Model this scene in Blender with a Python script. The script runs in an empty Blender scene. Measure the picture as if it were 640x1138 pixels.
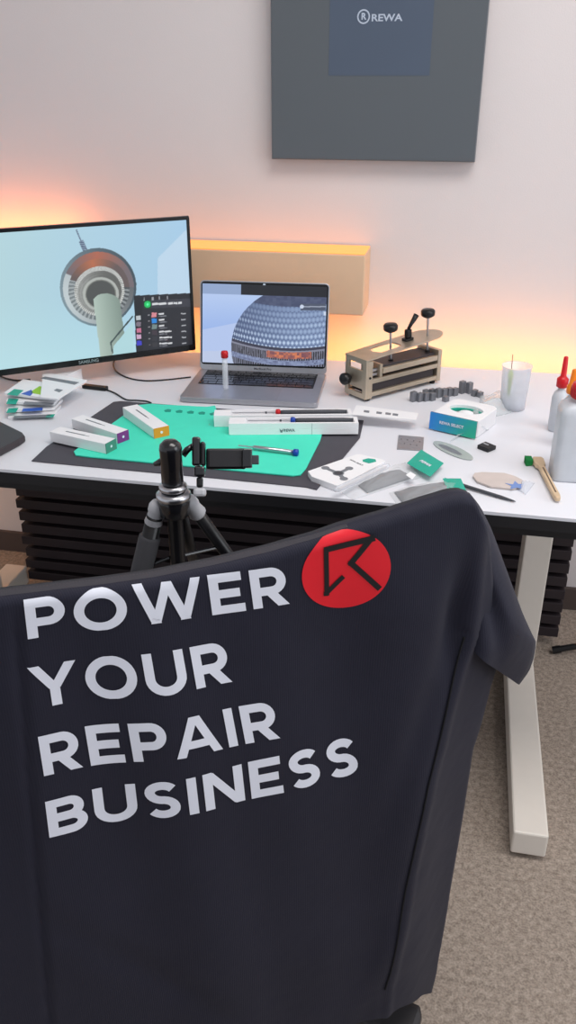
import bpy, bmesh, math, random
from math import sin, cos, tan, pi, radians, sqrt, exp, atan2
from mathutils import Vector, Matrix
random.seed(7)
SC = bpy.context.scene
COL = SC.collection
# ------------------------------------------------------------------ camera
F, W0, H0 = 950.0, 640, 1138
PITCH, YAW, CH = radians(26.8), radians(11.4), 1.39
CAM = Vector((0, 0, CH))
FW = Vector((-sin(YAW)*cos(PITCH), cos(YAW)*cos(PITCH), -sin(PITCH)))
RT = Vector((cos(YAW), sin(YAW), 0)); UP = RT.cross(FW)
DZ = 0.74                                             # desk height
def ray(x, y): return FW*F + RT*(x-320) + UP*(569-y)
def PZ(x, y, z=DZ):
    d = ray(x, y); return CAM + d*((z-CH)/d.z)
def PY(x, y, Y):
    d = ray(x, y); return CAM + d*(Y/d.y)
def proj(p):
    v = Vector(p)-CAM; w = v.dot(FW); return 320+F*v.dot(RT)/w, 569-F*v.dot(UP)/w
cd = bpy.data.cameras.new('camera'); cam = bpy.data.objects.new('camera', cd); COL.objects.link(cam)
cam.location = CAM; cam.rotation_euler = (pi/2-PITCH, 0, YAW)
cd.sensor_fit = 'VERTICAL'; cd.sensor_height = 24; cd.lens = F/H0*24; cd.clip_start = .02
SC.camera = cam
SC.view_settings.view_transform = 'Standard'; SC.view_settings.look = 'None'
SC.view_settings.exposure = 0.35; SC.view_settings.gamma = 1; SC.view_settings.use_curve_mapping = False

# ------------------------------------------------------------------ materials
def lin(c): return tuple(((v/255)/12.92 if v/255 <= .04045 else ((v/255+.055)/1.055)**2.4) for v in c)
def mat(name, rgb, rough=.5, metal=0, spec=.5, var=.04, scale=40, bump=0, bscale=200, trans=0, ior=1.45, emit=0, sheen=0, coat=0, alpha=1):
    m = bpy.data.materials.new(name); m.use_nodes = True
    nt = m.node_tree; b = nt.nodes['Principled BSDF']; c = lin(rgb)
    tc = nt.nodes.new('ShaderNodeTexCoord'); nz = nt.nodes.new('ShaderNodeTexNoise')
    nz.inputs['Scale'].default_value = scale; nz.inputs['Detail'].default_value = 3
    nt.links.new(tc.outputs['Object'], nz.inputs['Vector'])
    r = nt.nodes.new('ShaderNodeValToRGB'); r.color_ramp.elements[0].position = .3; r.color_ramp.elements[1].position = .7
    r.color_ramp.elements[0].color = (*[v*(1-var) for v in c], 1); r.color_ramp.elements[1].color = (*[min(1, v*(1+var)) for v in c], 1)
    nt.links.new(nz.outputs['Fac'], r.inputs['Fac']); nt.links.new(r.outputs['Color'], b.inputs['Base Color'])
    b.inputs['Roughness'].default_value = rough; b.inputs['Metallic'].default_value = metal
    b.inputs['Specular IOR Level'].default_value = spec; b.inputs['IOR'].default_value = ior
    b.inputs['Transmission Weight'].default_value = trans; b.inputs['Sheen Weight'].default_value = sheen
    b.inputs['Coat Weight'].default_value = coat; b.inputs['Alpha'].default_value = alpha
    if emit:
        b.inputs['Emission Color'].default_value = (*c, 1); b.inputs['Emission Strength'].default_value = emit
    if bump:
        n2 = nt.nodes.new('ShaderNodeTexNoise'); n2.inputs['Scale'].default_value = bscale
        nt.links.new(tc.outputs['Object'], n2.inputs['Vector'])
        bp = nt.nodes.new('ShaderNodeBump'); bp.inputs['Strength'].default_value = bump; bp.inputs['Distance'].default_value = .002
        nt.links.new(n2.outputs['Fac'], bp.inputs['Height']); nt.links.new(bp.outputs['Normal'], b.inputs['Normal'])
    return m
M = {}
M['wall'] = mat('wall_paint', (215, 207, 206), .85, spec=.2, var=.01, scale=3, bump=.15, bscale=300)
M['desk_white'] = mat('desk_laminate', (222, 223, 229), .42, var=.006, scale=5, spec=.4)
M['edge_black'] = mat('black_edge', (22, 22, 26), .5)
M['leg'] = mat('cream_steel', (222, 214, 204), .45, var=.01)
M['black'] = mat('black_plastic', (16, 16, 19), .35)
M['satin'] = mat('satin_black', (24, 24, 28), .25, coat=.4)
M['grip'] = mat('grey_foam', (62, 62, 66), .85, bump=.3, bscale=600)
M['silver'] = mat('silver_metal', (190, 190, 194), .28, metal=1)
M['greyplast'] = mat('light_grey_plastic', (186, 187, 192), .45)
M['alu'] = mat('laptop_aluminium', (176, 176, 182), .35, metal=.7)
M['key'] = mat('key_black', (22, 22, 26), .5)
M['fixt'] = mat('brushed_plate', (196, 182, 162), .34, metal=.75, bump=.1, bscale=500)
M['fixt_d'] = mat('dark_slab', (58, 52, 56), .5)
M['white'] = mat('white_card', (236, 236, 238), .55, var=.01)
M['clear'] = mat('clear_plastic', (240, 244, 246), .12, trans=.85, ior=1.25, alpha=.55)
M['film'] = mat('clear_film', (236, 242, 244), .1, alpha=.34, spec=.8)
M['sleeve_film'] = mat('sleeve_film', (238, 242, 244), .1, alpha=.16, spec=.8)
M['frost'] = mat('frosted_plastic', (236, 240, 248), .35, alpha=.40, spec=.6)
M['teal'] = mat('teal_rubber', (70, 226, 194), .6, var=.02, bump=.1, bscale=500)
M['teal_d'] = mat('dark_teal', (22, 150, 128), .6)
M['teal_p'] = mat('teal_print', (20, 165, 142), .45)
M['matgrey'] = mat('charcoal_mat', (72, 70, 78), .7, bump=.1, bscale=500)
M['purple'] = mat('purple_card', (128, 48, 128), .5)
M['greenc'] = mat('green_card', (72, 134, 118), .5)
M['orange'] = mat('orange_card', (226, 146, 34), .5)
M['red'] = mat('red_plastic', (196, 14, 26), .35)
M['orangep'] = mat('orange_plastic', (238, 128, 12), .35)
M['blue'] = mat('blue_plastic', (20, 62, 160), .3)
M['blue_p'] = mat('blue_print', (52, 96, 190), .5)
M['blue_soft'] = mat('soft_blue_print', (112, 140, 196), .5)
M['lime'] = mat('lime_print', (150, 200, 40), .5)
M['greyp'] = mat('grey_print', (120, 124, 130), .5)
M['greyd'] = mat('dark_grey_print', (66, 68, 74), .5)
M['cloth'] = mat('grey_microfibre', (128, 128, 132), .9, bump=.5, bscale=900)
M['bottle'] = mat('bottle_plastic', (204, 208, 214), .3, alpha=.93, spec=.5)
M['liquid'] = mat('bottle_grey', (150, 155, 163), .35)
M['wood'] = mat('pale_wood', (206, 180, 148), .6, var=.12, scale=25)
M['bristle'] = mat('green_bristle', (16, 130, 62), .8)
M['steel'] = mat('steel_blocks', (128, 130, 136), .4, metal=.5)
M['shiny'] = mat('foil', (176, 176, 182), .3, metal=.8, bump=.6, bscale=120)
M['hub'] = mat('yellow_green_plastic', (206, 224, 84), .4)
M['needle'] = mat('needle_steel', (90, 90, 90), .3, metal=1)
M['beige'] = mat('beige_plastic', (200, 188, 182), .5)
M['print_w'] = mat('white_shirt_print', (226, 228, 238), .55, var=.01)
M['print_r'] = mat('red_shirt_print', (222, 24, 40), .45, var=.02)
M['print_k'] = mat('black_shirt_print', (12, 12, 16), .6)
M['slat'] = mat('slat_laminate', (38, 29, 33), .6, var=.15, scale=8)
M['felt'] = mat('black_felt', (9, 8, 9), .95)
M['skirt'] = mat('dark_baseboard', (78, 66, 62), .6)
M['shelf'] = mat('shelf_box', (222, 188, 156), .7, var=.01)
M['bezel'] = mat('bezel_black', (10, 10, 12), .25)
M['tvglass'] = mat('display_glass', (84, 89, 94), .16, var=.02, scale=2, spec=.7)
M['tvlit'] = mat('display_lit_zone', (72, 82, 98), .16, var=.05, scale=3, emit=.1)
M['tvtext'] = mat('display_text', (150, 158, 172), .3, emit=.35)
M['led'] = mat('warm_led', (255, 170, 88), .5, emit=19)
M['led2'] = mat('orange_led', (255, 150, 80), .5, emit=13)
M['lit_top_sheet'] = mat('lit_top_orange', (255, 158, 84), .6, emit=.75)
M['chair'] = mat('chair_plastic', (46, 44, 46), .5)
M['stitch'] = mat('seam_thread', (8, 8, 12), .9)

def carpet():
    m = bpy.data.materials.new('carpet'); m.use_nodes = True; nt = m.node_tree; b = nt.nodes['Principled BSDF']
    tc = nt.nodes.new('ShaderNodeTexCoord')
    a = nt.nodes.new('ShaderNodeTexNoise'); a.inputs['Scale'].default_value = 260; a.inputs['Detail'].default_value = 4
    c = nt.nodes.new('ShaderNodeTexNoise'); c.inputs['Scale'].default_value = 90; c.inputs['Detail'].default_value = 5
    nt.links.new(tc.outputs['Object'], a.inputs['Vector']); nt.links.new(tc.outputs['Object'], c.inputs['Vector'])
    mx = nt.nodes.new('ShaderNodeMath'); mx.operation = 'ADD'
    nt.links.new(a.outputs['Fac'], mx.inputs[0]); nt.links.new(c.outputs['Fac'], mx.inputs[1])
    r = nt.nodes.new('ShaderNodeValToRGB')
    r.color_ramp.elements[0].position = .38*2/2; r.color_ramp.elements[1].position = .66
    h = nt.nodes.new('ShaderNodeMath'); h.operation = 'MULTIPLY'; h.inputs[1].default_value = .5
    nt.links.new(mx.outputs[0], h.inputs[0]); nt.links.new(h.outputs[0], r.inputs['Fac'])
    r.color_ramp.elements[0].color = (*lin((128, 116, 106)), 1); r.color_ramp.elements[1].color = (*lin((180, 166, 153)), 1)
    nt.links.new(r.outputs['Color'], b.inputs['Base Color']); b.inputs['Roughness'].default_value = .95
    b.inputs['Specular IOR Level'].default_value = .1
    bp = nt.nodes.new('ShaderNodeBump'); bp.inputs['Strength'].default_value = .8; bp.inputs['Distance'].default_value = .004
    nt.links.new(h.outputs[0], bp.inputs['Height']); nt.links.new(bp.outputs['Normal'], b.inputs['Normal'])
    return m
M['carpet'] = carpet()
def fabric():
    m = mat('navy_ribbed_jersey', (31, 31, 45), .7, var=.05, scale=12, sheen=.04, spec=.28)
    nt = m.node_tree; b = nt.nodes['Principled BSDF']
    tc = nt.nodes.new('ShaderNodeTexCoord'); mp = nt.nodes.new('ShaderNodeMapping')
    mp.inputs['Rotation'].default_value = (0, 0, -SHA)
    w = nt.nodes.new('ShaderNodeTexWave'); w.inputs['Scale'].default_value = 150; w.bands_direction = 'X'
    nt.links.new(tc.outputs['Object'], mp.inputs['Vector']); nt.links.new(mp.outputs['Vector'], w.inputs['Vector'])
    n = nt.nodes.new('ShaderNodeTexNoise'); n.inputs['Scale'].default_value = 16; n.inputs['Detail'].default_value = 2
    nt.links.new(tc.outputs['Object'], n.inputs['Vector'])
    bp = nt.nodes.new('ShaderNodeBump'); bp.inputs['Strength'].default_value = .22; bp.inputs['Distance'].default_value = .0006
    b2 = nt.nodes.new('ShaderNodeBump'); b2.inputs['Strength'].default_value = .25; b2.inputs['Distance'].default_value = .01
    nt.links.new(n.outputs['Fac'], b2.inputs['Height']); nt.links.new(b2.outputs['Normal'], bp.inputs['Normal'])
    nt.links.new(w.outputs['Fac'], bp.inputs['Height']); nt.links.new(bp.outputs['Normal'], b.inputs['Normal'])
    return m
SHA = radians(28)
M['fabric'] = fabric()
def vcol(name, strength=1.0, rough=.3):
    m = bpy.data.materials.new(name); m.use_nodes = True; nt = m.node_tree; b = nt.nodes['Principled BSDF']
    a = nt.nodes.new('ShaderNodeAttribute'); a.attribute_name = 'Col'
    if strength:
        nt.links.new(a.outputs['Color'], b.inputs['Emission Color']); b.inputs['Emission Strength'].default_value = strength
        b.inputs['Base Color'].default_value = (.01, .01, .01, 1)
    else: nt.links.new(a.outputs['Color'], b.inputs['Base Color'])
    b.inputs['Roughness'].default_value = rough
    return m
M['screen'] = vcol('screen_picture', .82, .35)
M['printed'] = vcol('printed_card', 0, .45)

# ------------------------------------------------------------------ object helpers
TM = {}                                               # matrices of things
def thing(name, label, cat, loc, rz=0, group=None):
    o = bpy.data.objects.new(name, None); COL.objects.link(o); o.empty_display_size = .02
    o.location = loc; o.rotation_euler = (0, 0, rz); o['label'] = label; o['category'] = cat
    if group: o['group'] = group
    TM[o.name] = Matrix.Translation(loc) @ Matrix.Rotation(rz, 4, 'Z')
    return o
def obj(name, bm, m, parent=None, smooth=False, bevel=0, label=None, cat=None, group=None, kind=None, recalc=True):
    """links a bmesh given in WORLD coordinates as one mesh object; local to its parent if it has one"""
    if recalc: bmesh.ops.recalc_face_normals(bm, faces=bm.faces[:])
    me = bpy.data.meshes.new(name); bm.to_mesh(me); bm.free()
    for mm in (m if isinstance(m, (list, tuple)) else [m]): me.materials.append(mm)
    o = bpy.data.objects.new(name, me); COL.objects.link(o)
    if parent is not None:
        T = TM[parent.name]; me.transform(T.inverted()); o.parent = parent; TM[o.name] = T
    else:
        xs = [v.co for v in me.vertices]; c = Vector(((min(v.x for v in xs)+max(v.x for v in xs))/2, (min(v.y for v in xs)+max(v.y for v in xs))/2, min(v.z for v in xs)))
        me.transform(Matrix.Translation(-c)); o.location = c; TM[o.name] = Matrix.Translation(c)
    if smooth:
        for p in me.polygons: p.use_smooth = True
    if bevel:
        bv = o.modifiers.new('bevel', 'BEVEL'); bv.width = bevel; bv.segments = 2; bv.limit_method = 'ANGLE'; bv.angle_limit = radians(40)
    if label: o['label'] = label
    if cat: o['category'] = cat
    if group: o['group'] = group
    if kind: o['kind'] = kind
    return o
def struct(name, bm, m): return obj(name, bm, m, kind='structure')
def frame(o, rz): return Matrix.Translation(Vector(o)) @ Matrix.Rotation(rz, 4, 'Z')
I4 = Matrix.Identity(4)
def box(bm, x0, x1, y0, y1, z0, z1, T=I4):
    v = [bm.verts.new(T @ Vector(p)) for p in ((x0,y0,z0),(x1,y0,z0),(x1,y1,z0),(x0,y1,z0),(x0,y0,z1),(x1,y0,z1),(x1,y1,z1),(x0,y1,z1))]
    fs = []
    for f in ((0,3,2,1),(4,5,6,7),(0,1,5,4),(1,2,6,5),(2,3,7,6),(3,0,4,7)): fs.append(bm.faces.new([v[i] for i in f]))
    return fs
def B(*a, **k):
    bm = bmesh.new(); box(bm, *a, **k); return bm
def tube(bm, pts, rad, seg=12, cap=True):
    """rad: number or list, one per point"""
    pts = [Vector(p) for p in pts]; n = len(pts)
    rad = rad if isinstance(rad, (list, tuple)) else [rad]*n
    rings = []; prev = None
    for i in range(n):
        t = (pts[min(i+1, n-1)]-pts[max(i-1, 0)]).normalized()
        if prev is None:
            a = t.cross(Vector((0, 0, 1)) if abs(t.z) < .9 else Vector((1, 0, 0))).normalized()
        else: a = (prev - t*prev.dot(t)).normalized()
        prev = a; b = t.cross(a)
        rings.append([bm.verts.new(pts[i]+(a*cos(2*pi*k/seg)+b*sin(2*pi*k/seg))*rad[i]) for k in range(seg)])
    for i in range(n-1):
        for k in range(seg): bm.faces.new((rings[i][k], rings[i][(k+1) % seg], rings[i+1][(k+1) % seg], rings[i+1][k]))
    if cap: bm.faces.new(rings[0][::-1]); bm.faces.new(rings[-1])
    return bm
def TB(pts, rad, seg=12): return tube(bmesh.new(), pts, rad, seg)
def lathe(bm, prof, T=I4, seg=28, cap=True, sq=None):
    """prof: (r,z) list. sq: superellipse power for a rounded square section"""
    rings = []
    for r, z in prof:
        ring = []
        for k in range(seg):
            a = 2*pi*k/seg; c, s = cos(a), sin(a)
            f = 1 if not sq else 1/((abs(c)**sq+abs(s)**sq)**(1/sq))
            ring.append(bm.verts.new(T @ Vector((r*c*f, r*s*f, z))))
        rings.append(ring)
    for i in range(len(rings)-1):
        for k in range(seg): bm.faces.new((rings[i][k], rings[i][(k+1) % seg], rings[i+1][(k+1) % seg], rings[i+1][k]))
    if cap: bm.faces.new(rings[0][::-1]); bm.faces.new(rings[-1])
    return bm
def LT(prof, T=I4, seg=28, sq=None, cap=True): return lathe(bmesh.new(), prof, T, seg, cap, sq)
def prism(bm, pts, h):
    """pts: world points of the base outline; h: height"""
    lo = [bm.verts.new(p) for p in pts]; hi = [bm.verts.new(Vector(p)+Vector((0, 0, h))) for p in pts]; n = len(pts)
    bm.faces.new(lo[::-1]); bm.faces.new(hi)
    for i in range(n): bm.faces.new((lo[i], lo[(i+1) % n], hi[(i+1) % n], hi[i]))
    return bm
def PR(px, z0, h): return prism(bmesh.new(), [PZ(x, y, z0) for x, y in px], h)
def rrect(w, d, r, n=5):
    out = []
    for cx, cy, a0 in ((w/2-r, d/2-r, 0), (-w/2+r, d/2-r, 90), (-w/2+r, -d/2+r, 180), (w/2-r, -d/2+r, 270)):
        for k in range(n+1):
            a = radians(a0+90*k/n); out.append((cx+r*cos(a), cy+r*sin(a)))
    return out
def RR(w, d, r, z0, h, T): return prism(bmesh.new(), [T @ Vector((x, y, z0)) for x, y in rrect(w, d, r)], h)
def plate_with_hole(bm, outer, inner, z0, z1, T):
    """outer / inner: same number of 2D points"""
    n = len(outer); L = []
    for z in (z0, z1): L.append([[bm.verts.new(T @ Vector((x, y, z))) for x, y in pts] for pts in (outer, inner)])
    for i in range(n):
        j = (i+1) % n
        bm.faces.new((L[0][0][i], L[0][1][i], L[0][1][j], L[0][0][j])); bm.faces.new((L[1][0][i], L[1][0][j], L[1][1][j], L[1][1][i]))
        bm.faces.new((L[0][0][i], L[0][0][j], L[1][0][j], L[1][0][i])); bm.faces.new((L[0][1][i], L[1][1][i], L[1][1][j], L[0][1][j]))
    return bm
def text_bm(s, size, T, off=.0, depth=.0002, align='CENTER'):
    c = bpy.data.curves.new('t', 'FONT'); c.body = s; c.size = size; c.offset = off; c.extrude = depth; c.align_x = align; c.align_y = 'CENTER'
    o = bpy.data.objects.new('t', c); COL.objects.link(o)
    dg = bpy.context.evaluated_depsgraph_get(); me = bpy.data.meshes.new_from_object(o.evaluated_get(dg))
    bpy.data.objects.remove(o); bpy.data.curves.remove(c)
    bm = bmesh.new(); bm.from_mesh(me); bpy.data.meshes.remove(me); bmesh.ops.transform(bm, matrix=T, verts=bm.verts[:])
    return bm
def basis(o, x, y):
    x = Vector(x).normalized(); y = Vector(y).normalized(); z = x.cross(y).normalized(); y = z.cross(x)
    m = Matrix((x, y, z)).transposed().to_4x4(); m.translation = Vector(o); return m

# ------------------------------------------------------------------ room
WY = 2.25
struct('floor', B(-3.2, 2.6, -1.6, WY+.1, -.1, 0), M['carpet'])
struct('wall_back', B(-3.2, 2.6, WY, WY+.12, 0, 2.7), M['wall'])
struct('baseboard_back', B(-3.2, 2.6, WY-.014, WY, 0, .07), M['skirt'])
struct('ceiling', B(-3.2, 2.6, -1.6, WY+.1, 2.7, 2.8), mat('ceiling_paint', (232, 230, 228), .9))

# slatted acoustic panel under the desk
bm = bmesh.new()
X0, X1 = -1.215, .34
sp = thing('slat_panel', 'dark horizontally slatted wooden panel behind the desk legs, under the tabletop', 'slatted panel', (-.4, 2.07, 0))
obj('backing', B(X0+.008, X1-.002, 2.062, 2.075, .02, .735), M['felt'], sp)
for k in range(18):
    z = .052+k*.0402
    if z+.03 > .735: break
    dx = random.uniform(-.006, .006)
    box(bm, X0+dx, X1, 2.036, 2.0625, z-.02+.0, z+.008)
obj('slats', bm, M['slat'], sp, bevel=.0015)
for x in (-1.0, .15): obj('spacer', B(x, x+.03, 2.0755, WY-.002, .1, .7), M['felt'], sp)

# ------------------------------------------------------------------ desk
DXL, DXR, DY0, DY1 = -1.60, .40, 1.33, 2.14
desk = thing('standing_desk', 'white desk with black edge and cream steel legs, covered with tools', 'desk', (-.5, 1.7, 0))
obj('tabletop', B(DXL, DXR, DY0, DY1, DZ-.006, DZ), M['desk_white'], desk)
obj('edge_band', B(DXL-.0005, DXR+.0005, DY0-.0008, DY1, DZ-.027, DZ-.0062), M['edge_black'], desk)
obj('crossbar', B(-1.2, .2, 1.80, 1.84, DZ-.068, DZ-.028), M['edge_black'], desk)
obj('front_rail', B(-1.35, .33, 1.352, 1.372, DZ-.050, DZ-.028), M['edge_black'], desk)
for x in (-1.29, .197):
    lg = obj('leg', B(x, x+.062, 1.83, 1.91, .07, DZ-.028), M['leg'], desk, bevel=.003)
    obj('foot', B(x-.003, x+.065, 1.282, 2.05, .012, .07), M['leg'], lg, bevel=.004)
    for yy in (1.32, 1.98): obj('foot_pad', LT([(.018, 0), (.018, .0118)], Matrix.Translation((x+.031, yy, 0)), 16), M['black'], lg)

# ------------------------------------------------------------------ warm lamps behind the desk
strip = thing('led_strip', 'warm glowing light strip along the back edge of the desk', 'light strip', (-.5, DY1, DZ-.02))
obj('strip_housing', B(-1.58, .38, DY1+.0005, DY1+.008, DZ-.03, DZ-.004), M['greyplast'], strip)
obj('glowing_strip', B(-1.58, .38, DY1+.0085, DY1+.0115, DZ-.026, DZ-.008), M['led'], strip)

# wall shelf box; light on its top is an added glowing sheet
obj('wall_shelf', B(-1.5, -.238, 2.13, WY-.0005, .862, 1.010), M['shelf'], bevel=.003,
    label='beige floating box shelf on the wall behind the laptop, lit orange from above', cat='shelf')
ls = thing('shelf_top_glow', 'glowing orange sheet standing in for the lit top of the beige wall shelf', 'glow sheet', (-.62, 2.19, 1.010))
obj('lit_top_sheet', B(-.995, -.2395, 2.132, 2.246, 1.0105, 1.0135), M['lit_top_sheet'], ls, bevel=.001)
obj('lit_top_rail', B(-.995, -.2395, 2.2465, 2.249, 1.0105, 1.016), M['greyplast'], ls)
st2 = thing('backlight_strip', 'orange light strip standing on the shelf, hidden behind the desktop monitor', 'light strip', (-1.2, 2.19, 1.0101))
obj('strip_housing', B(-1.48, -1.01, 2.17, 2.182, 1.0101, 1.03), M['greyplast'], st2)
obj('glowing_strip', B(-1.478, -1.012, 2.1825, 2.190, 1.013, 1.029), M['led2'], st2)

# ------------------------------------------------------------------ wall display
tv = thing('wall_display', 'large dark portrait display hanging on the wall above the laptop', 'display', (-.242, 2.20, 1.216))
TL, TR_, TB_, TT = -.487, .003, 1.217, 2.087
obj('housing', B(TL, TR_, 2.212, 2.2495, TB_, TT), mat('display_frame', (110, 112, 116), .4), tv, bevel=.002)
obj('glass', B(TL+.0025, TR_-.0025, 2.2095, 2.2118, TB_+.003, TT-.003), M['tvglass'], tv)
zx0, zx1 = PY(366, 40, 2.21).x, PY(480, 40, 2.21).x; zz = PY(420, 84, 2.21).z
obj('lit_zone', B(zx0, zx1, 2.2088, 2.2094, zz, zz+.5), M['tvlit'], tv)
lc = PY(404, 18.5, 2.2085)
r_ = .0145
bm = bmesh.new()
ro = [(lc.x+r_*cos(2*pi*k/24), lc.z+r_*sin(2*pi*k/24)) for k in range(24)]; ri = [(lc.x+(r_-.003)*cos(2*pi*k/24), lc.z+(r_-.003)*sin(2*pi*k/24)) for k in range(24)]
Tw = Matrix(((1,0,0,0),(0,0,1,0),(0,1,0,0),(0,0,0,1)))    # (x,y,z)->(x,z,y)
plate_with_hole(bm, ro, ri, 2.2078, 2.2086, Tw)
lg_ = obj('display_logo', bm, M['tvtext'], tv)
obj('logo_letter', text_bm('R', .018, basis((lc.x, 2.2084, lc.z), (1,0,0), (0,0,1)), .0006), M['tvtext'], lg_)
lc2 = PY(427, 20, 2.2085)
bm = text_bm('REWA', .0215, basis((lc2.x+.0045, 2.2084, lc2.z), (1,0,0), (0,0,1)), .0005)
bmesh.ops.scale(bm, vec=(1.15, 1, .9), space=Matrix.Translation(-Vector((lc2.x, 2.2084, lc2.z))), verts=bm.verts[:])
obj('display_lettering', bm, M['tvtext'], tv)

# ------------------------------------------------------------------ picture helpers (screens)
def mix(a, b, t): t = max(0, min(1, t)); return tuple(a[i]*(1-t)+b[i]*t for i in range(3))
def h2(a, b):
    v = sin(a*127.1+b*311.7)*43758.5453; return v-math.floor(v)
def picture(name, O, U, V, w, h, nu, nv, fn, m, parent, n, thick=.0008):
    """thin screen slab; front face is a fine grid coloured by fn(u,v) in 0..1"""
    bm = bmesh.new(); cl = bm.verts.layers.float_color.new('Col'); g = []
    for j in range(nv+1):
        row = []
        for i in range(nu+1):
            u, v = i/nu, j/nv; vt = bm.verts.new(O+U*(w*u)+V*(h*v)); vt[cl] = (*lin(fn(u, v)), 1); row.append(vt)
        g.append(row)
    for j in range(nv):
        for i in range(nu): bm.faces.new((g[j][i], g[j][i+1], g[j+1][i+1], g[j+1][i]))
    rim = [g[0][i] for i in range(nu+1)]+[g[j][nu] for j in range(1, nv+1)]+[g[nv][i] for i in range(nu-1, -1, -1)]+[g[j][0] for j in range(nv-1, 0, -1)]
    back = [bm.verts.new(v.co-n*thick) for v in rim]
    for a, b in zip(rim, back): b[cl] = (0, 0, 0, 1)
    k = len(rim)
    for i in range(k): bm.faces.new((rim[i], back[i], back[(i+1) % k], rim[(i+1) % k]))
    bm.faces.new(back[::-1])
    return obj(name, bm, m, parent)

# ------------------------------------------------------------------ monitor
MA = radians(38)
U = Vector((cos(MA), sin(MA), 0)); Vv = Vector((0, 0, 1)); N = U.cross(Vv)   # N points to the viewer
MBR = Vector((-.639, 2.0, .790)); MW, MH = .545, .318
MO = MBR - U*MW
TMN = basis(MO, U, Vv)          # local: x along, y up, z to viewer
mon = thing('desktop_monitor', 'wide black monitor showing a concrete tower seen from below, left end of the desk', 'monitor', (MO+U*MW/2).to_tuple()[:2]+(DZ,), MA)
def lb(x0, x1, y0, y1, z0, z1, T): return B(x0, x1, y0, y1, z0, z1, T=T)
bm = bmesh.new()
# curved-back body: cross sections along x
def body(bm, prof, T):
    rings = []
    for x, y0, y1, z0, z1 in prof: rings.append([bm.verts.new(T @ Vector(p)) for p in ((x, y0, z0), (x, y0, z1), (x, y1, z1), (x, y1, z0))])
    for a, b in zip(rings, rings[1:]):
        for k in range(4): bm.faces.new((a[k], a[(k+1) % 4], b[(k+1) % 4], b[k]))
    bm.faces.new(rings[0][::-1]); bm.faces.new(rings[-1])
body(bm, [(0, 0, MH, -.010, 0), (.05, .02, MH-.02, -.03, -.001), (.15, .05, MH-.05, -.045, -.001), (MW-.15, .05, MH-.05, -.045, -.001), (MW-.05, .02, MH-.02, -.03, -.001), (MW, 0, MH, -.010, 0)], TMN)
obj('rear_shell', bm, M['bezel'], mon)
bm = bmesh.new()
oo = rrect(MW, MH, .004, 2); ii = rrect(MW-.014, MH-.022, .001, 2)
plate_with_hole(bm, [(x+MW/2, y+MH/2) for x, y in oo], [(x+MW/2, y+MH/2+.003) for x, y in ii], -.008, .003, TMN)
obj('screen_bezel', bm, M['bezel'], mon)
TCX, TCY = 109.0, 318.0
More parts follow.
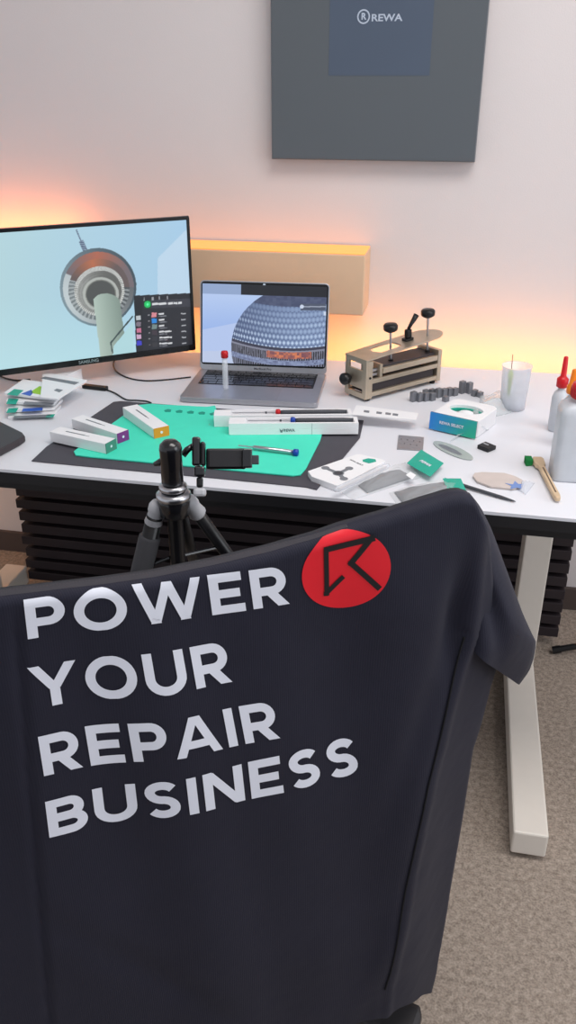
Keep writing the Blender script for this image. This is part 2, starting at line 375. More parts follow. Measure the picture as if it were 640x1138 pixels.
def mon_pic(u, v):
    p = MO+U*(.007+(MW-.014)*u)+Vv*(.014+(MH-.022)*v)
    x, y = proj(p)
    # sky
    c = mix((174, 206, 214), (158, 194, 222), (x-0)/215)
    c = mix(c, (178, 216, 224), (y-330)/90)
    if x > 175 and (y-287) > -(x-175)*1.0: c = mix(c, (196, 214, 230), .6)
    # tower shaft: from (110,330) to (128,395)
    def seg(x, y, ax, ay, bx, by):
        dx, dy = bx-ax, by-ay; t = ((x-ax)*dx+(y-ay)*dy)/(dx*dx+dy*dy); t2 = max(0, min(1, t))
        return math.hypot(x-ax-dx*t2, y-ay-dy*t2), t
    # antenna
    d, t = seg(x, y, 94, 277, 85, 256)
    if d < (2.6 if t < .45 else .8): c = (84, 98, 122) if (int(y*1.3) % 3) else (140, 160, 180)
    # globe
    gx, gy = (x-109)/42.5, (y-319)/43.5; rr = math.hypot(gx, gy); a = atan2(-gy, gx)
    inshade = .5+.5*cos(a-radians(20))
    if rr < 1:
        # centre of the rings moves toward the shaft
        ex, ey = (x-(109+4*(1-rr)))/42.5, (y-(319+12*(1-rr)))/43.5; q = math.hypot(ex, ey)
        base = mix((176, 190, 196), (80, 92, 98), inshade)
        if q > .93: c = mix((120, 140, 150), (62, 76, 86), inshade)
        elif q > .80:
            c = mix((186, 196, 200), (92, 96, 100), inshade)
            if 0 < a < 2.75: c = mix((168, 98, 78), (110, 100, 106), abs(a-1.6)/1.1)
        elif q > .66:
            c = mix((112, 120, 124), (70, 74, 78), inshade)
            if 0 < a < 2.9: c = mix((176, 104, 74), (96, 84, 84), abs(a-1.8)/1.0)
            elif math.sin(a*46) > 0: c = mix(c, (200, 206, 208), .5)
        elif q > .58:
            c = (206, 208, 206) if math.sin(a*84) > -.2 else (134, 136, 134)
        elif q > .36:
            c = mix((150, 152, 150), (96, 96, 94), inshade)
            if math.sin(a*84) > .2 and int(q*60) % 3: c = mix(c, (70, 72, 72), .4)
        else: c = mix((96, 92, 88), (60, 58, 56), inshade)
    qx, qy = (x-112)/20, (y-327)/19; q = math.hypot(qx, qy)
    if q < 1 and qy < .9:
        c = (170, 174, 170) if q > .86 else ((120, 122, 118) if q > .8 else (76, 78, 78))
    # shaft
    if y > 324:
        t = (y-324)/75; cx = 117+t*10; w = 14.5+t*.5
        dx = x-(cx+ (0))
        ok = abs(dx) < w and (y > 332 or math.hypot(dx/w, (y-336)/10) < 1)
        if ok and y < 388+(x-120)*-1.2+12: c = mix((176, 192, 182), (118, 134, 126), (dx+w)/(2*w)); c = mix(c, (150, 172, 164), .2)
    # dark bracket line
    d, t = seg(x, y, 123, 381, 147, 352)
    if d < .9: c = (60, 74, 76)
    d, t = seg(x, y, 123, 381, 125, 392)
    if d < .7: c = (60, 74, 76)
    if x > 126 and y > 385-(x-126)*1.25 and x < 148: c = (170, 208, 214)
    # app window
    ly = 328.5-(x-147)*.045
    if x > 148.5+(y-328)*.045 and y > ly:
        wx = x-148.5-(y-328)*.03; wy = y-ly
        c = (34, 36, 44)
        if wy < 6: c = (28, 30, 38)
        if wy < 6 and wy > 2.4 and int(wx) in (3, 4, 11, 20, 21, 28, 37): c = (150, 152, 158)
        if wx > 12 and 6 < wy < 15: c = (52, 54, 64)
        if wx < 9: c = (26, 28, 36)
        if math.hypot(wx-15, wy-10.5) < 3.6: c = (20, 190, 96) if math.hypot(wx-15, wy-10.5) > 1.4 else (90, 240, 160)
        elif wx < 19 and wx > 11 and 6 < wy < 15: c = (8, 70, 40)
        if 20 < wx < 53 and 9.3 < wy < 11.6: c = (206, 208, 212) if h2(int(wx*1.0), 3) > .25 else (110, 112, 120)
        for k in range(6):
            yy = 22.5+k*6.6
            if abs(wy-yy) < 2.6 and abs(wx-22) < 2.8: c = [(206, 130, 140), (40, 130, 210), (110, 130, 130), (60, 50, 60), (46, 48, 56), (50, 50, 56)][k]
            if abs(wy-yy+.8) < .8 and 27 < wx < (33 if k < 3 else 41): c = (206, 208, 212)
            if abs(wy-yy-1.8) < .5 and 27 < wx < 36: c = (120, 122, 130)
            if abs(wy-yy) < .6 and 52 < wx < 57: c = (170, 172, 178)
            if abs(wy-yy) < .5 and 15 < wx < 17: c = (140, 140, 146)
        for k, cc in enumerate([(180, 186, 190), (120, 110, 124), (190, 110, 140), (196, 160, 190), (60, 60, 190)]):
            if abs(wx-4.5) < 2.6 and abs(wy-25-k*7) < 2.5: c = cc
    return c
NM = N
picture('screen', MO+U*.007+Vv*.014+N*.0005, U, Vv, MW-.014, MH-.022, 420, 228, mon_pic, M['screen'], mon, N)
obj('brand_lettering', text_bm('SAMSUNG', .0105, TMN @ Matrix.Translation((MW/2+.003, .0068, .0031)), .0002), M['silver'], mon)
MC = MO+U*(MW/2)
pc_ = MC-N*.046+Vv*.16; post = Vector((-.90, 2.117, DZ))
obj('mount_plate', lb(MW/2-.05, MW/2+.05, .11, .21, -.052, -.0455, TMN), M['bezel'], mon, bevel=.002)
obj('monitor_arm', TB([MC-N*.053+Vv*.16, (post.x, post.y, .95)], .014, 12), M['bezel'], mon)
obj('arm_post', TB([(post.x, post.y, DZ+.0005), (post.x, post.y, .97)], .014, 14), M['bezel'], mon)

# ------------------------------------------------------------------ laptop
FLc, FRc, BRc, BLc = Vector((-.603, 1.750, DZ)), Vector((-.292, 1.782, DZ)), Vector((-.303, 1.990, DZ)), Vector((-.612, 1.972, DZ))
LU = Vector((cos(radians(3.6)), sin(radians(3.6)), 0)); LV = Vector((-LU.y, LU.x, 0)); LW, LD = .3126, .214
LT0 = basis(FLc, LU, LV)
lap = thing('laptop', 'open silver laptop with black keyboard, its screen showing a riveted metal dome', 'laptop', (FLc+LU*LW/2+LV*LD/2).to_tuple(), atan2(LU.y, LU.x))
Tc = LT0 @ Matrix.Translation((LW/2, LD/2, 0))
obj('base', RR(LW, LD, .010, .002, .0115, Tc), M['alu'], lap, bevel=.0012)
for sx in (-1, 1):
    for sy in (-1, 1): obj('rubber_foot', LT([(.006, .0), (.006, .0019)], Tc @ Matrix.Translation((sx*.13, sy*.09, 0)), 12), M['black'], lap)
obj('keyboard_well', B(.020, LW-.020, .098, .206, .0135, .01375, T=LT0), M['key'], lap)
rows = [(13, 1), (14, 1), (14, 1), (13, 1), (12, 1)]
for r in range(6):
    y0 = .1005+r*.0174; nk = [9, 12, 13, 14, 14, 14][r]; x = .0225; tot = LW-.045
    ws = [1]*nk
    if r == 0: ws = [1, 1, 1, 1.2, 5, 1.2, 1, 1, 1]
    if r == 1: ws[0] = ws[-1] = 2.1
    if r == 2: ws[0] = ws[-1] = 1.7
    if r == 3: ws[0] = 1.5
    if r == 4: ws[-1] = 1.5
    s = tot/sum(ws); hh = .0145
    for wk in ws:
        kb = lap  # every key a part
        obj('key', B(x+.001, x+wk*s-.0012, y0, y0+hh, .0138, .0149, T=LT0), M['satin'], kb)
        x += wk*s
obj('trackpad', B(LW/2-.065, LW/2+.065, .008, .090, .0136, .0138, T=LT0), mat('trackpad_grey', (164, 164, 170), .3, metal=.6), lap)
# lid
hz = .0135; tilt = radians(12)
LVd = (Vector((0, 0, 1))*cos(tilt)+LV*sin(tilt)).normalized(); LO = FLc+LV*(LD-.006)+Vector((0, 0, hz)); LH = .213
LN = LU.cross(LVd)
TLd = basis(LO, LU, LVd)
lid = obj('lid', prism(bmesh.new(), [(x+LW/2, y+LH/2, 0) for x, y in rrect(LW, LH, .010)], .004), M['alu'], None)
bpy.data.objects.remove(lid)
def rr_slab(w, h, r, z0, t, T):
    bm = bmesh.new(); prism(bm, [Vector((x+w/2, y+h/2, z0)) for x, y in rrect(w, h, r)], t); bmesh.ops.transform(bm, matrix=T, verts=bm.verts[:]); return bm
lid = obj('lid', rr_slab(LW, LH, .010, -.0045, .0045, TLd), M['alu'], lap, bevel=.001)
obj('lid_bezel', rr_slab(LW-.005, LH-.016, .008, .0001, .0004, TLd @ Matrix.Translation((.0025, .0135, 0))), M['bezel'], lid)
def lap_pic(u, v):
    p = LO+LU*(.006+(LW-.012)*u)+LVd*(.018+(LH-.026)*v)
    x, y = proj(p)
    c = mix((176, 196, 232), (150, 176, 226), (y-325)/40)
    if x < 268 and y > 365-(x-232)*.2: c = mix(c, (196, 206, 232), .5)
    if y > 390: c = mix(c, (196, 200, 214), .4)
    # dome: centre (330,405) elliptical; left limb x 257
    cx, cy, rx, ry = 332., 386., 75., 68.
    e = math.hypot((x-cx)/rx, (y-cy)/ry)
    if e < 1 or (x > 260 and y > 386):
        dx = (x-cx)/rx
        # latitude curves: rows sag upward in the middle
        lat = y + 13*dx*dx + .02*(x-cx)
        lon = math.asin(max(-1, min(1, dx*.93)))*9.5
        shade = mix((70, 84, 118), (122, 142, 178), .5+.5*math.sin(dx*2+1.2))
        c = shade
        if lat < 341: c = mix((78, 86, 114), (60, 68, 98), h2(int(lat/2), int(lon*2)))
        elif lat < 387:
            rowi = int((lat-341)/6.2); ff = (lat-341)/6.2-rowi; l2 = lon*1.8+(rowi % 2)*.5; g = l2-math.floor(l2)
            dd = abs(g-.5)*2+abs(ff-.5)*2
            br = [.15, .3, .35, .6, .4, .7, .9, 1, 1][min(8, rowi)]
            c = mix(c, (196, 214, 238), (.9*br if dd < .75 else 0))
            if dd > 1.5: c = mix(c, (50, 60, 92), .5)
        elif lat < 390: c = (54, 54, 72)
        elif lat < 401:
            c = (72, 72, 92)
            g = lon*3.2; g -= math.floor(g)
            if 296 < x < 346 and 391.5 < lat < 399: c = mix((206, 120, 84), (110, 70, 84), h2(int(x/2.5), int(lat/2.5)))
            elif g < .6 and lat > 392: c = (30, 28, 36)
            else: c = (126, 128, 146)
        elif lat < 407: c = mix((140, 152, 184), (96, 104, 136), h2(int(lon*4), int(lat/2)))
        else:
            g = lon*2.6; g -= math.floor(g)
            c = (26, 24, 32) if g < .62 else (132, 136, 158)
    if y < 326.5+(x-233)*.03: c = (18, 20, 30) if x > 268 else (140, 160, 196)
    if 334 < x < 362 and 337.5 < y < 345: c = (72, 80, 100) if not (340.2 < y < 341.4) else (150, 158, 176)
    if math.hypot(x-335.5, y-340.8) < 2.2: c = (196, 206, 226)
    if abs(x-361) < 1.4 and abs(y-348.5) < 2: c = (196, 206, 226)
    return c
picture('screen', LO+LU*.006+LVd*.018+LN*.0012, LU, LVd, LW-.012, LH-.026, 340, 232, lap_pic, M['screen'], lid, LN, .0004)
obj('webcam', rr_slab(.006, .006, .0028, .0007, .0004, TLd @ Matrix.Translation((LW/2-.003, LH-.0100, 0))), mat('lens', (190, 200, 214), .2), lid)
obj('model_lettering', text_bm('MacBook Pro', .0078, TLd @ Matrix.Translation((LW/2, .0068, .0004)), .0001), M['greyd'], lid)

# ------------------------------------------------------------------ mats on the desk
obj('charcoal_desk_mat', PR([(35,513),(52,497),(126,447.5),(134,446.5),(300,459),(404,468),(400,487),(352,545),(340,542),(240,532),(130,522)], DZ+.0004, .0022), M['matgrey'], bevel=.0008,
    label='large charcoal mat lying under the teal silicone mat', cat='desk mat')
tm = thing('repair_mat', 'teal silicone work mat lying on the charcoal mat, white boxes on it', 'work mat', PZ(230, 487).to_tuple())
zt = DZ+.0030
obj('mat_sheet', PR([(82,503),(84,507),(100,509),(325,530),(334,529),(340,522),(356,490),(358,483),(245,470),(239,452),(230,453.5),(180,451),(168,450),(150,452),(140,461)], zt, .0035), M['teal'], tm, bevel=.001)
for k in range(5):
    x, y = 186+k*12.6, 456.5+k*.9
    obj('tray_recess', PR([(x-2.5, y+1.3), (x-3.5, y-.3), (x+1, y-1.6), (x+4.2, y-.8), (x+3.6, y+1.3)], zt+.0036, .0008), M['teal_d'], tm)

# ------------------------------------------------------------------ white boxes
ZM = DZ+.0067
def carton(name, near, far, w, h, z, label, endm, group=None, grow=0):
    """near/far: pixel midpoints of the bottom near edge and top far edge"""
    a = PZ(*near, z); b = PZ(*far, z+h); b.z = z; d = (b-a); L = d.length+grow; yaw = atan2(d.y, d.x)
    t = thing(name, label, 'box', ((a+b)/2).to_tuple()[:2]+(z,), yaw, group)
    T = frame(a, yaw)
    obj('carton_body', B(.0012, L, -w/2, w/2, 0, h, T=T), M['white'], t, bevel=.0008)
    obj('end_flap', B(0, .0011, -w/2, w/2, 0, h, T=T), endm, t)
    obj('end_mark', lathe(bmesh.new(), [(.0028, 0), (.0028, .0004)], T @ Matrix.Translation((-.0004, 0, h*.5)) @ Matrix.Rotation(pi/2, 4, 'Y'), 12), M['print_w'], t)
    tp = bmesh.new(); box(tp, L*.46, L*.80, -.0022, .0012, h, h+.0003, T=T); 
    box(tp, L*.38, L*.46, -.001, .0002, h, h+.0003, T=T)
    obj('tool_print', tp, M['greyp'], t)
    sp_ = bmesh.new(); box(sp_, L*.08, L*.24, -w/2-.0003, -w/2, h*.3, h*.6, T=T); obj('side_print', sp_, M['beige'], t)
    return t
carton('tool_box', (180, 485.7), (144.3, 450.8), .034, .021, ZM, 'white box with an orange end flap on the teal mat', M['orange'])
carton('tool_box', (137.5, 490.8), (85.5, 463), .030, .021, ZM+.0, 'white box with a purple end flap, beside the green ended one', M['purple'])
carton('tool_box', (124.3, 501.5), (61, 476.8), .032, .021, ZM, 'white box with a green end flap, nearest of the small tool boxes', M['greenc'])

def driver_box(A, Bp, w, h, z, label, knobm, handm, dots, px):
    a = PZ(*A, z); b = PZ(*Bp, z); d = b-a; yaw = atan2(d.y, d.x); L = d.length
    T = frame(a, yaw)
    t = thing('screwdriver_box', label, 'box', (T @ Vector((L/2, w/2, 0))).to_tuple(), yaw)
    fl = .0012; bm = bmesh.new()
    box(bm, 0, L, 0, w, 0, h-.012, T=T)
    obj('box_base', bm, M['white'], t, bevel=.0005)
    bm = bmesh.new(); r0, r1 = .034, L-.008
    oo = [(0, 0), (L, 0), (L, w), (0, w)]; ii = [(r0, .006), (r1, .006), (r1, w-.006), (r0, w-.006)]
    plate_with_hole(bm, oo, ii, h-.0119, h, T); obj('box_tray', bm, M['white'], t)
    if px:
        lt = obj('box_logo', text_bm('REWA', .008, basis(T @ Vector((L*.465, -.0003, h*.38)), T.to_3x3() @ Vector((1, 0, 0)), (0, 0, 1)), .0003), M['greyp'], t)
        bm = bmesh.new(); c0 = L*.405
        prism(bm, [Vector((c0-.004, h*.55, 0)), Vector((c0-.002, h*.2, 0)), Vector((c0+.002, h*.2, 0)), Vector((c0+.004, h*.55, 0)), Vector((c0, h*.38, 0))], .0004)
        bmesh.ops.transform(bm, matrix=T @ Matrix(((1,0,0,0),(0,0,-1,0),(0,1,0,0),(0,0,0,1))), verts=bm.verts[:]); obj('box_emblem', bm, M['greyp'], t)
        obj('lid_seam', B(L*.64, L*.642, -.0004, 0, 0, h, T=T), M['greyp'], t)
    # screwdriver in the tray
    zc = h-.0005; xk = dots
    s = thing('screwdriver', 'slim dark screwdriver with a %s cap lying in its white box tray' % ('blue' if px else 'red'), 'screwdriver', (T @ Vector((L/2, w/2, h-.0119))).to_tuple(), yaw)
    obj('shaft', TB([T @ Vector((.038, w/2, zc)), T @ Vector((xk, w/2, zc))], .0011, 8), M['silver'], s)
    obj('tip_collar', TB([T @ Vector((xk-.022, w/2, zc)), T @ Vector((xk-.018, w/2, zc))], .0022, 10), handm, s)
    obj('end_cap', TB([T @ Vector((xk, w/2, zc+.001)), T @ Vector((xk+.002, w/2, zc+.001)), T @ Vector((xk+.008, w/2, zc+.001)), T @ Vector((xk+.010, w/2, zc+.001))], [.004, .0062, .0062, .004], 16), knobm, s, smooth=True)
    obj('handle', TB([T @ Vector((xk+.010, w/2, zc)), T @ Vector((xk+.016, w/2, zc)), T @ Vector((L-.030, w/2, zc)), T @ Vector((L-.010, w/2, zc))], [.0042, .0052, .0052, .0042], 14), handm, s, smooth=True)
    return t
ZB = ZM
driver_box((254.5, 483.5), (398, 482.6), .036, .0245, ZB, 'white screwdriver box with a blue capped driver, nearer of two', M['blue'], M['greyd'], .125, True)
driver_box((238, 474.5), (391, 473), .036, .0245, ZB, 'white screwdriver box with a red capped driver, behind the other', M['red'], M['greyd'], .128, False)

# blue-ended screwdriver on mat + dark tweezers holder
a, b = PZ(281, 497, ZM+.006), PZ(326, 502.5, ZM+.006)
s = thing('precision_screwdriver', 'silver screwdriver with a blue end cap lying on the teal mat', 'screwdriver', ((a+b)/2).to_tuple()[:2]+(ZM,), atan2((b-a).y, (b-a).x))
d = (b-a).normalized()
obj('handle', TB([a, a+d*.004, b], [.003, .0042, .0042], 14), M['silver'], s, smooth=True)
obj('end_cap', TB([b, b+d*.001, b+d*.009, b+d*.010], [.005, .0068, .0068, .005], 16), M['blue'], s, smooth=True)
c0 = a-d*.03
obj('shaft', TB([c0, a], .0014, 8), M['silver'], s)

# test tube / capped brush in front of the laptop
p = PZ(251, 438, DZ)
t = thing('sample_tube', 'clear tube with a red cap standing upright in front of the laptop', 'tube', p.to_tuple())
T = Matrix.Translation(p)
obj('tube_body', LT([(.0058, 0), (.0066, .002), (.0062, .086)], T, 20), M['frost'], t, smooth=True)
obj('cap', LT([(.0058, .0862), (.0082, .0875), (.0084, .098), (.0070, .102), (.003, .103)], T, 20), M['red'], t, smooth=True)

# ------------------------------------------------------------------ SD-card style packets on left
def packet(px, z, tilt, label, prn, h=.006):
    t = thing('accessory_packet', label, 'packet', PZ(sum(x for x, y in px)/4, sum(y for x, y in px)/4, z).to_tuple(), 0, None)
    obj('card', PR(px, z, h), M['white'], t, bevel=.0006)
    (x0, y0), (x1, y1), (x2, y2), (x3, y3) = px
    def q(u, v):
        x = (x0*(1-u)+x1*u)*(1-v)+(x3*(1-u)+x2*u)*v; y = (y0*(1-u)+y1*u)*(1-v)+(y3*(1-u)+y2*u)*v; return PZ(x, y, z+h)
    for nm, mm, uv in prn:
        obj(nm, prism(bmesh.new(), [q(*w) for w in uv], .0004), mm, t)
    return t
# quads: near-left, near-right, far-right, far-left
packet([(9,466),(60,463.5),(68,453),(14,455)], DZ+.0005, 0, 'white and silver packet lying at the bottom of the card stack', [('print_band', M['greyp'], [(.1,.05),(.9,.05),(.9,.3),(.1,.3)]), ('sticker', M['teal_p'], [(.82,.0),(.98,0),(.98,.3),(.82,.3)])], .006)
packet([(7,459),(60,456),(70,446),(12,449)], DZ+.009, 0, 'packet with teal corner and purple band, second from stack bottom', [('corner_label', M['teal_p'], [(0,.0),(.2,.0),(.2,.5),(0,.5)]), ('print_band', M['blue_p'], [(.32,.05),(.75,.05),(.7,.4),(.3,.4)])], .006)
packet([(7,449),(60,451),(70,441),(12,437)], DZ+.0175, 0, 'packet with teal corner and grey band, third from stack bottom', [('corner_label', M['teal_p'], [(0,.0),(.2,.0),(.2,.5),(0,.5)]), ('print_band', M['greyp'], [(.35,.05),(.95,.05),(.95,.3),(.35,.3)])], .006)
packet([(5,439),(58,445.5),(66,430),(26,424)], DZ+.028, 0, 'packet printed with a green and blue drawing, atop the card stack', [('corner_label', M['teal_p'], [(.03,.05),(.25,.05),(.25,.45),(.03,.45)]), ('leaf_drawing', M['lime'], [(.42,.35),(.8,.3),(.95,.55),(.75,.8),(.5,.85)]), ('blue_drawing', M['blue_p'], [(.28,.2),(.5,.15),(.5,.35),(.4,.55)])], .006)
t = thing('framed_card', 'large white card with a grey band, leaning over the back of the stack', 'card', PZ(70, 430, DZ+.035).to_tuple())
obj('card', PR([(45,443),(64,445),(97,424),(48,415)], DZ+.0345, .004), M['white'], t, bevel=.0006)
obj('print_band', PR([(45,420.5),(50,418.5),(88,425),(83,427.5)], DZ+.0386, .0004), M['greyp'], t)
obj('side_print', PR([(60,434),(63,432),(70,433.5),(66,436)], DZ+.0386, .0004), M['greyp'], t)
obj('support_card', PR([(50,440),(66,438),(92,424),(62,422)], DZ+.0005, .0335), M['white'], t)
# phone / wallet at the left edge
obj('dark_wallet', PR([(-20,492),(-20,468),(0,474),(26,487),(29,491),(22,496),(0,508),(-20,515)], DZ+.0006, .014), M['fixt_d'], bevel=.004, label='dark soft case cut off by the left picture edge, on the white desk', cat='case')

# cables
def cable(pts, r, label, z=DZ, m=None, plug=None):
    P3 = [PZ(x, y, z)+Vector((0, 0, r+.0005)) for x, y in pts]
    out = []
    for i in range(len(P3)-1):
        p0, p1, p2, p3 = P3[max(i-1, 0)], P3[i], P3[i+1], P3[min(i+2, len(P3)-1)]
        for k in range(6):
            t = k/6; out.append(.5*((2*p1)+(p2-p0)*t+(2*p0-5*p1+4*p2-p3)*t*t+(3*p1-p0-3*p2+p3)*t**3))
    out.append(P3[-1])
    if plug is None: return obj('cable', TB(out, r, 8), m or M['black'], smooth=True, label=label, cat='cable')
    t = thing('cable', label, 'cable', (P3[0].x, P3[0].y, z))
    obj('cord', TB(out, r, 8), m or M['black'], t, smooth=True); a, b = plug
    a, b = PZ(*a, z), PZ(*b, z); d = b-a
    obj('plug', B(0, d.length, -.008, .008, .0005, .009, T=frame(a, atan2(d.y, d.x))), M['black'], t, bevel=.002)
cable([(118, 434), (128, 438), (140, 445), (152, 446), (163, 447), (168, 449)], .0018, 'dark cable with a chunky plug running beside the orange ended box', plug=((93, 431), (119, 434)))
cable([(137, 397), (127, 402), (128, 412), (140, 420), (160, 424), (185, 423), (212, 420)], .0018, 'thin dark cable curling from under the monitor towards the laptop')
cable([(-20, 411), (0, 419), (8, 422), (20, 424), (34, 423)], .0022, 'black cable at the left edge running behind the card stack')

# ------------------------------------------------------------------ clamping fixture
A0 = Vector((-.192, 1.832, DZ)); fy = radians(48); FL, FWd, FH = .238, .072, .094
TFx = frame(A0, fy)     # x along length, y across (to the left/back), z up
fx = thing('clamping_fixture', 'beige metal clamping fixture with black knobs, right of the laptop', 'clamping fixture', (TFx @ Vector((FL/2, FWd/2, 0))).to_tuple(), fy)
def fb(name, args, m, bevel=.0008, par=None): return obj(name, B(*args, T=TFx), m, par or fx, bevel=bevel)
z0 = .006
# near end plate (with slots)
Tend = TFx @ Matrix(((0,0,1,0),(1,0,0,0),(0,1,0,0),(0,0,0,1)))   # local (a,b,c)->(x=c, y=a, z=b)
def end_plate(x0, x1):
    bm = bmesh.new()
    for (ya, yb, za, zb) in ((0, .012, z0, FH), (FWd-.012, FWd, z0, FH), (.012, FWd-.012, FH-.008, FH), (.012, FWd-.012, .028, FH-.024), (.012, FWd-.012, z0, .018)):
        box(bm, x0, x1, ya, yb, za, zb, T=TFx)
    return bm
obj('end_plate', end_plate(0, .006), M['fixt'], fx, bevel=.0004)
fb('corner_post', (.0062, .020, 0, .006, z0, FH-.001), M['fixt'])
obj('end_plate', B(FL-.012, FL, 0, FWd, z0, FH-.012, T=TFx), M['fixt'], fx, bevel=.001)
for y in (.0005, FWd-.0085):
    fb('lower_rail', (.006, FL-.012, y, y+.008, .010, .020), M['fixt'])
    fb('middle_rail', (.006, FL-.012, y, y+.008, .040, .050), M['fixt'])
fb('lower_slab', (.022, FL-.016, .009, FWd-.009, .012, .036), M['fixt_d'])
fb('sliding_jaw', (.044, .052, .003, FWd-.004, .0502, .080), M['fixt'])
fb('upper_rail', (.052, FL-.012, .001, .010, .058, .070), M['fixt'])
fb('clamping_bed', (.052, FL-.014, .0105, FWd-.006, .055, .074), M['fixt_d'])
fb('guide_rod', (.0065, .0435, .010, .016, .054, .060), M['silver']); fb('guide_rod', (.0065, .0435, .010, .016, .064, .070), M['silver'])
# tilted top plate with window and round far end
tl = radians(4.3); Ttop = TFx @ Matrix.Translation((0, 0, FH+.0003)) @ Matrix.Rotation(-tl, 4, 'Y')
n = 8; xh = .262
outer = [(-.001, -.001), (xh*.5, -.001), (xh*.80, -.001)] + [(xh*.80+.052*sin(radians(a)), FWd/2-(FWd/2+.001)*cos(radians(a))) for a in (22, 45, 68, 90, 112, 135, 158)] + [(xh*.80, FWd+.001), (xh*.5, FWd+.001), (-.001, FWd+.001), (-.001, FWd*.5)]
cxh, cyh = .088, FWd*.52
inner = []
for (x, y) in outer:
    a = atan2((y-cyh)/(FWd/2), (x-cxh)/.1); c_, s_ = cos(a), sin(a); f = 1/((abs(c_)**5+abs(s_)**5)**.2)
    inner.append((cxh+.038*c_*f, cyh+.021*s_*f))
obj('top_plate', plate_with_hole(bmesh.new(), outer, inner, 0, .0035, Ttop), M['fixt'], fx, bevel=.0004)
def knob(x, y, top, bottom, par=fx):
    T = Ttop @ Matrix.Translation((x, y, 0))
    k = obj('clamp_knob', LT([(.004, top-.012), (.009, top-.010), (.0155, top-.006), (.0165, top-.003), (.0165, top+.005), (.014, top+.008), (.004, top+.009)], T, 18), M['black'], fx, smooth=True)
    obj('threaded_rod', TB([T @ Vector((0, 0, bottom)), T @ Vector((0, 0, top-.011))], .0026, 10), M['silver'], k)
    obj('rod_foot', TB([T @ Vector((0, 0, bottom-.004)), T @ Vector((0, 0, bottom-.0002))], .006, 12), M['black'], k)
knob(.097, .028, .050, -.024)
knob(.212, .026, .058, -.030)
T = Ttop @ Matrix.Translation((.158, .036, .0036))
tc = obj('toggle_clamp', B(-.012, .012, -.008, .008, 0, .006, T=T), M['black'], fx, bevel=.001)
obj('clamp_block', B(-.006, .008, -.006, .006, .0062, .026, T=T), M['black'], tc, bevel=.002)
obj('toggle_lever', TB([T @ Vector((.002, 0, .026)), T @ Vector((.010, 0, .036)), T @ Vector((.020, 0, .046)), T @ Vector((.027, 0, .054))], [.004, .0045, .006, .0068], 12), M['black'], tc, smooth=True)
T = TFx @ Matrix.Translation((0, .052, .046)) @ Matrix.Rotation(-pi/2, 4, 'Y')
kn = obj('side_knob', LT([(.004, .006), (.012, .008), (.0135, .012), (.0135, .022), (.010, .026), (.002, .027)], T, 18), M['black'], fx, smooth=True)
obj('knob_shaft', LT([(.004, -.03), (.004, .0058)], T, 12), M['black'], kn)
for x in (.014, FL-.016):
    for y in (.010, FWd-.010): obj('foot', LT([(.006, 0), (.007, .006)], TFx @ Matrix.Translation((x, y, 0)), 14), M['black'], fx)
obj('screw_head', TB([TFx @ Vector((.012, -.0016, .055)), TFx @ Vector((.012, -.0001, .055))], .0028, 10), M['black'], fx)

# ------------------------------------------------------------------ row of little steel blocks
blk = None
bl = [(459,446,15),(466,446,13),(473,445.5,13),(480,445,12),(473,440,10),(480,440,11),(487,441.5,14),(493,441,13),(499,440,13),(505,439.5,12),(513,437,19),(521,437,17),(527,440,10),(495,446,8),(533,441,8)]
blist = [(x, y, .0135, .012+.0016*(h-8)) for x, y, h in bl]
names = ['first steel block at the left end of the row, beside the fixture', 'steel block second from the left end of the row', 'third steel block from the left in the front line', 'fourth steel block from the left in the front line',
 'small steel block standing behind the front line, left one', 'steel block standing behind the front line, right one', 'steel block in the middle of the row', 'steel block just right of the middle of the row', 'steel block left of the white dispenser corner',
 'steel block directly left of the two tall blocks', 'left one of the two tallest steel blocks', 'right one of the two tallest steel blocks', 'low steel block right of the tallest blocks', 'lowest steel block, in front of the row near the dispenser', 'last low steel block at the right end of the row']
sq = B(-.5, .5, -.5, .5, 0, 1)
meb = None
for (x, y, s_, h), lab in zip(blist, names):
    p = PZ(x, y)
    if meb is None:
        o = obj('steel_block', sq, M['steel']); meb = o.data
        bv = o.modifiers.new('bevel', 'BEVEL'); bv.width = .08; bv.segments = 2
    else: o = obj0.copy(); COL.objects.link(o)
    obj0 = o
    o.location = p; o.scale = (s_, s_*.8, h); o.rotation_euler = (0, 0, radians(48)); o['label'] = lab; o['category'] = 'metal block'; o['group'] = 'steel blocks in a row on the desk'

# ------------------------------------------------------------------ dispenser box with blue-green front
a, b = PZ(478, 477), PZ(528, 488.5)
d = b-a; yaw = atan2(d.y, d.x); Ld = d.length; Dd = .115; Hh = .036
TD = frame(a, yaw)
di = thing('wipe_dispenser', 'white dispenser box with an oval opening and a blue to green gradient front', 'dispenser box', (TD @ Vector((Ld/2, Dd/2, 0))).to_tuple(), yaw)
n = 28
outer = []; inner = []
for k in range(n):
    t_ = 2*pi*k/n; c_, s_ = cos(t_), sin(t_); f = 1/((abs(c_)**10+abs(s_)**10)**.1)
    outer.append((Ld/2+Ld/2*c_*f, Dd/2+Dd/2*s_*f)); inner.append((Ld/2+Ld*.36*c_, Dd*.52+Dd*.22*s_))
bm = bmesh.new(); lo = [bm.verts.new(TD @ Vector((x, y, .0005))) for x, y in outer]; hi = [bm.verts.new(TD @ Vector((x, y, Hh))) for x, y in outer]; mi = [bm.verts.new(TD @ Vector((x, y, Hh+.0008))) for x, y in inner]; dn = [bm.verts.new(TD @ Vector((x, y, Hh-.016))) for x, y in inner]
bm.faces.new(lo[::-1]); bm.faces.new(dn)
for k in range(n):
    j = (k+1) % n
    for p, q in ((lo, hi), (hi, mi), (mi, dn)): bm.faces.new((p[k], p[j], q[j], q[k]))
obj('box_shell', bm, M['white'], di, bevel=.001)
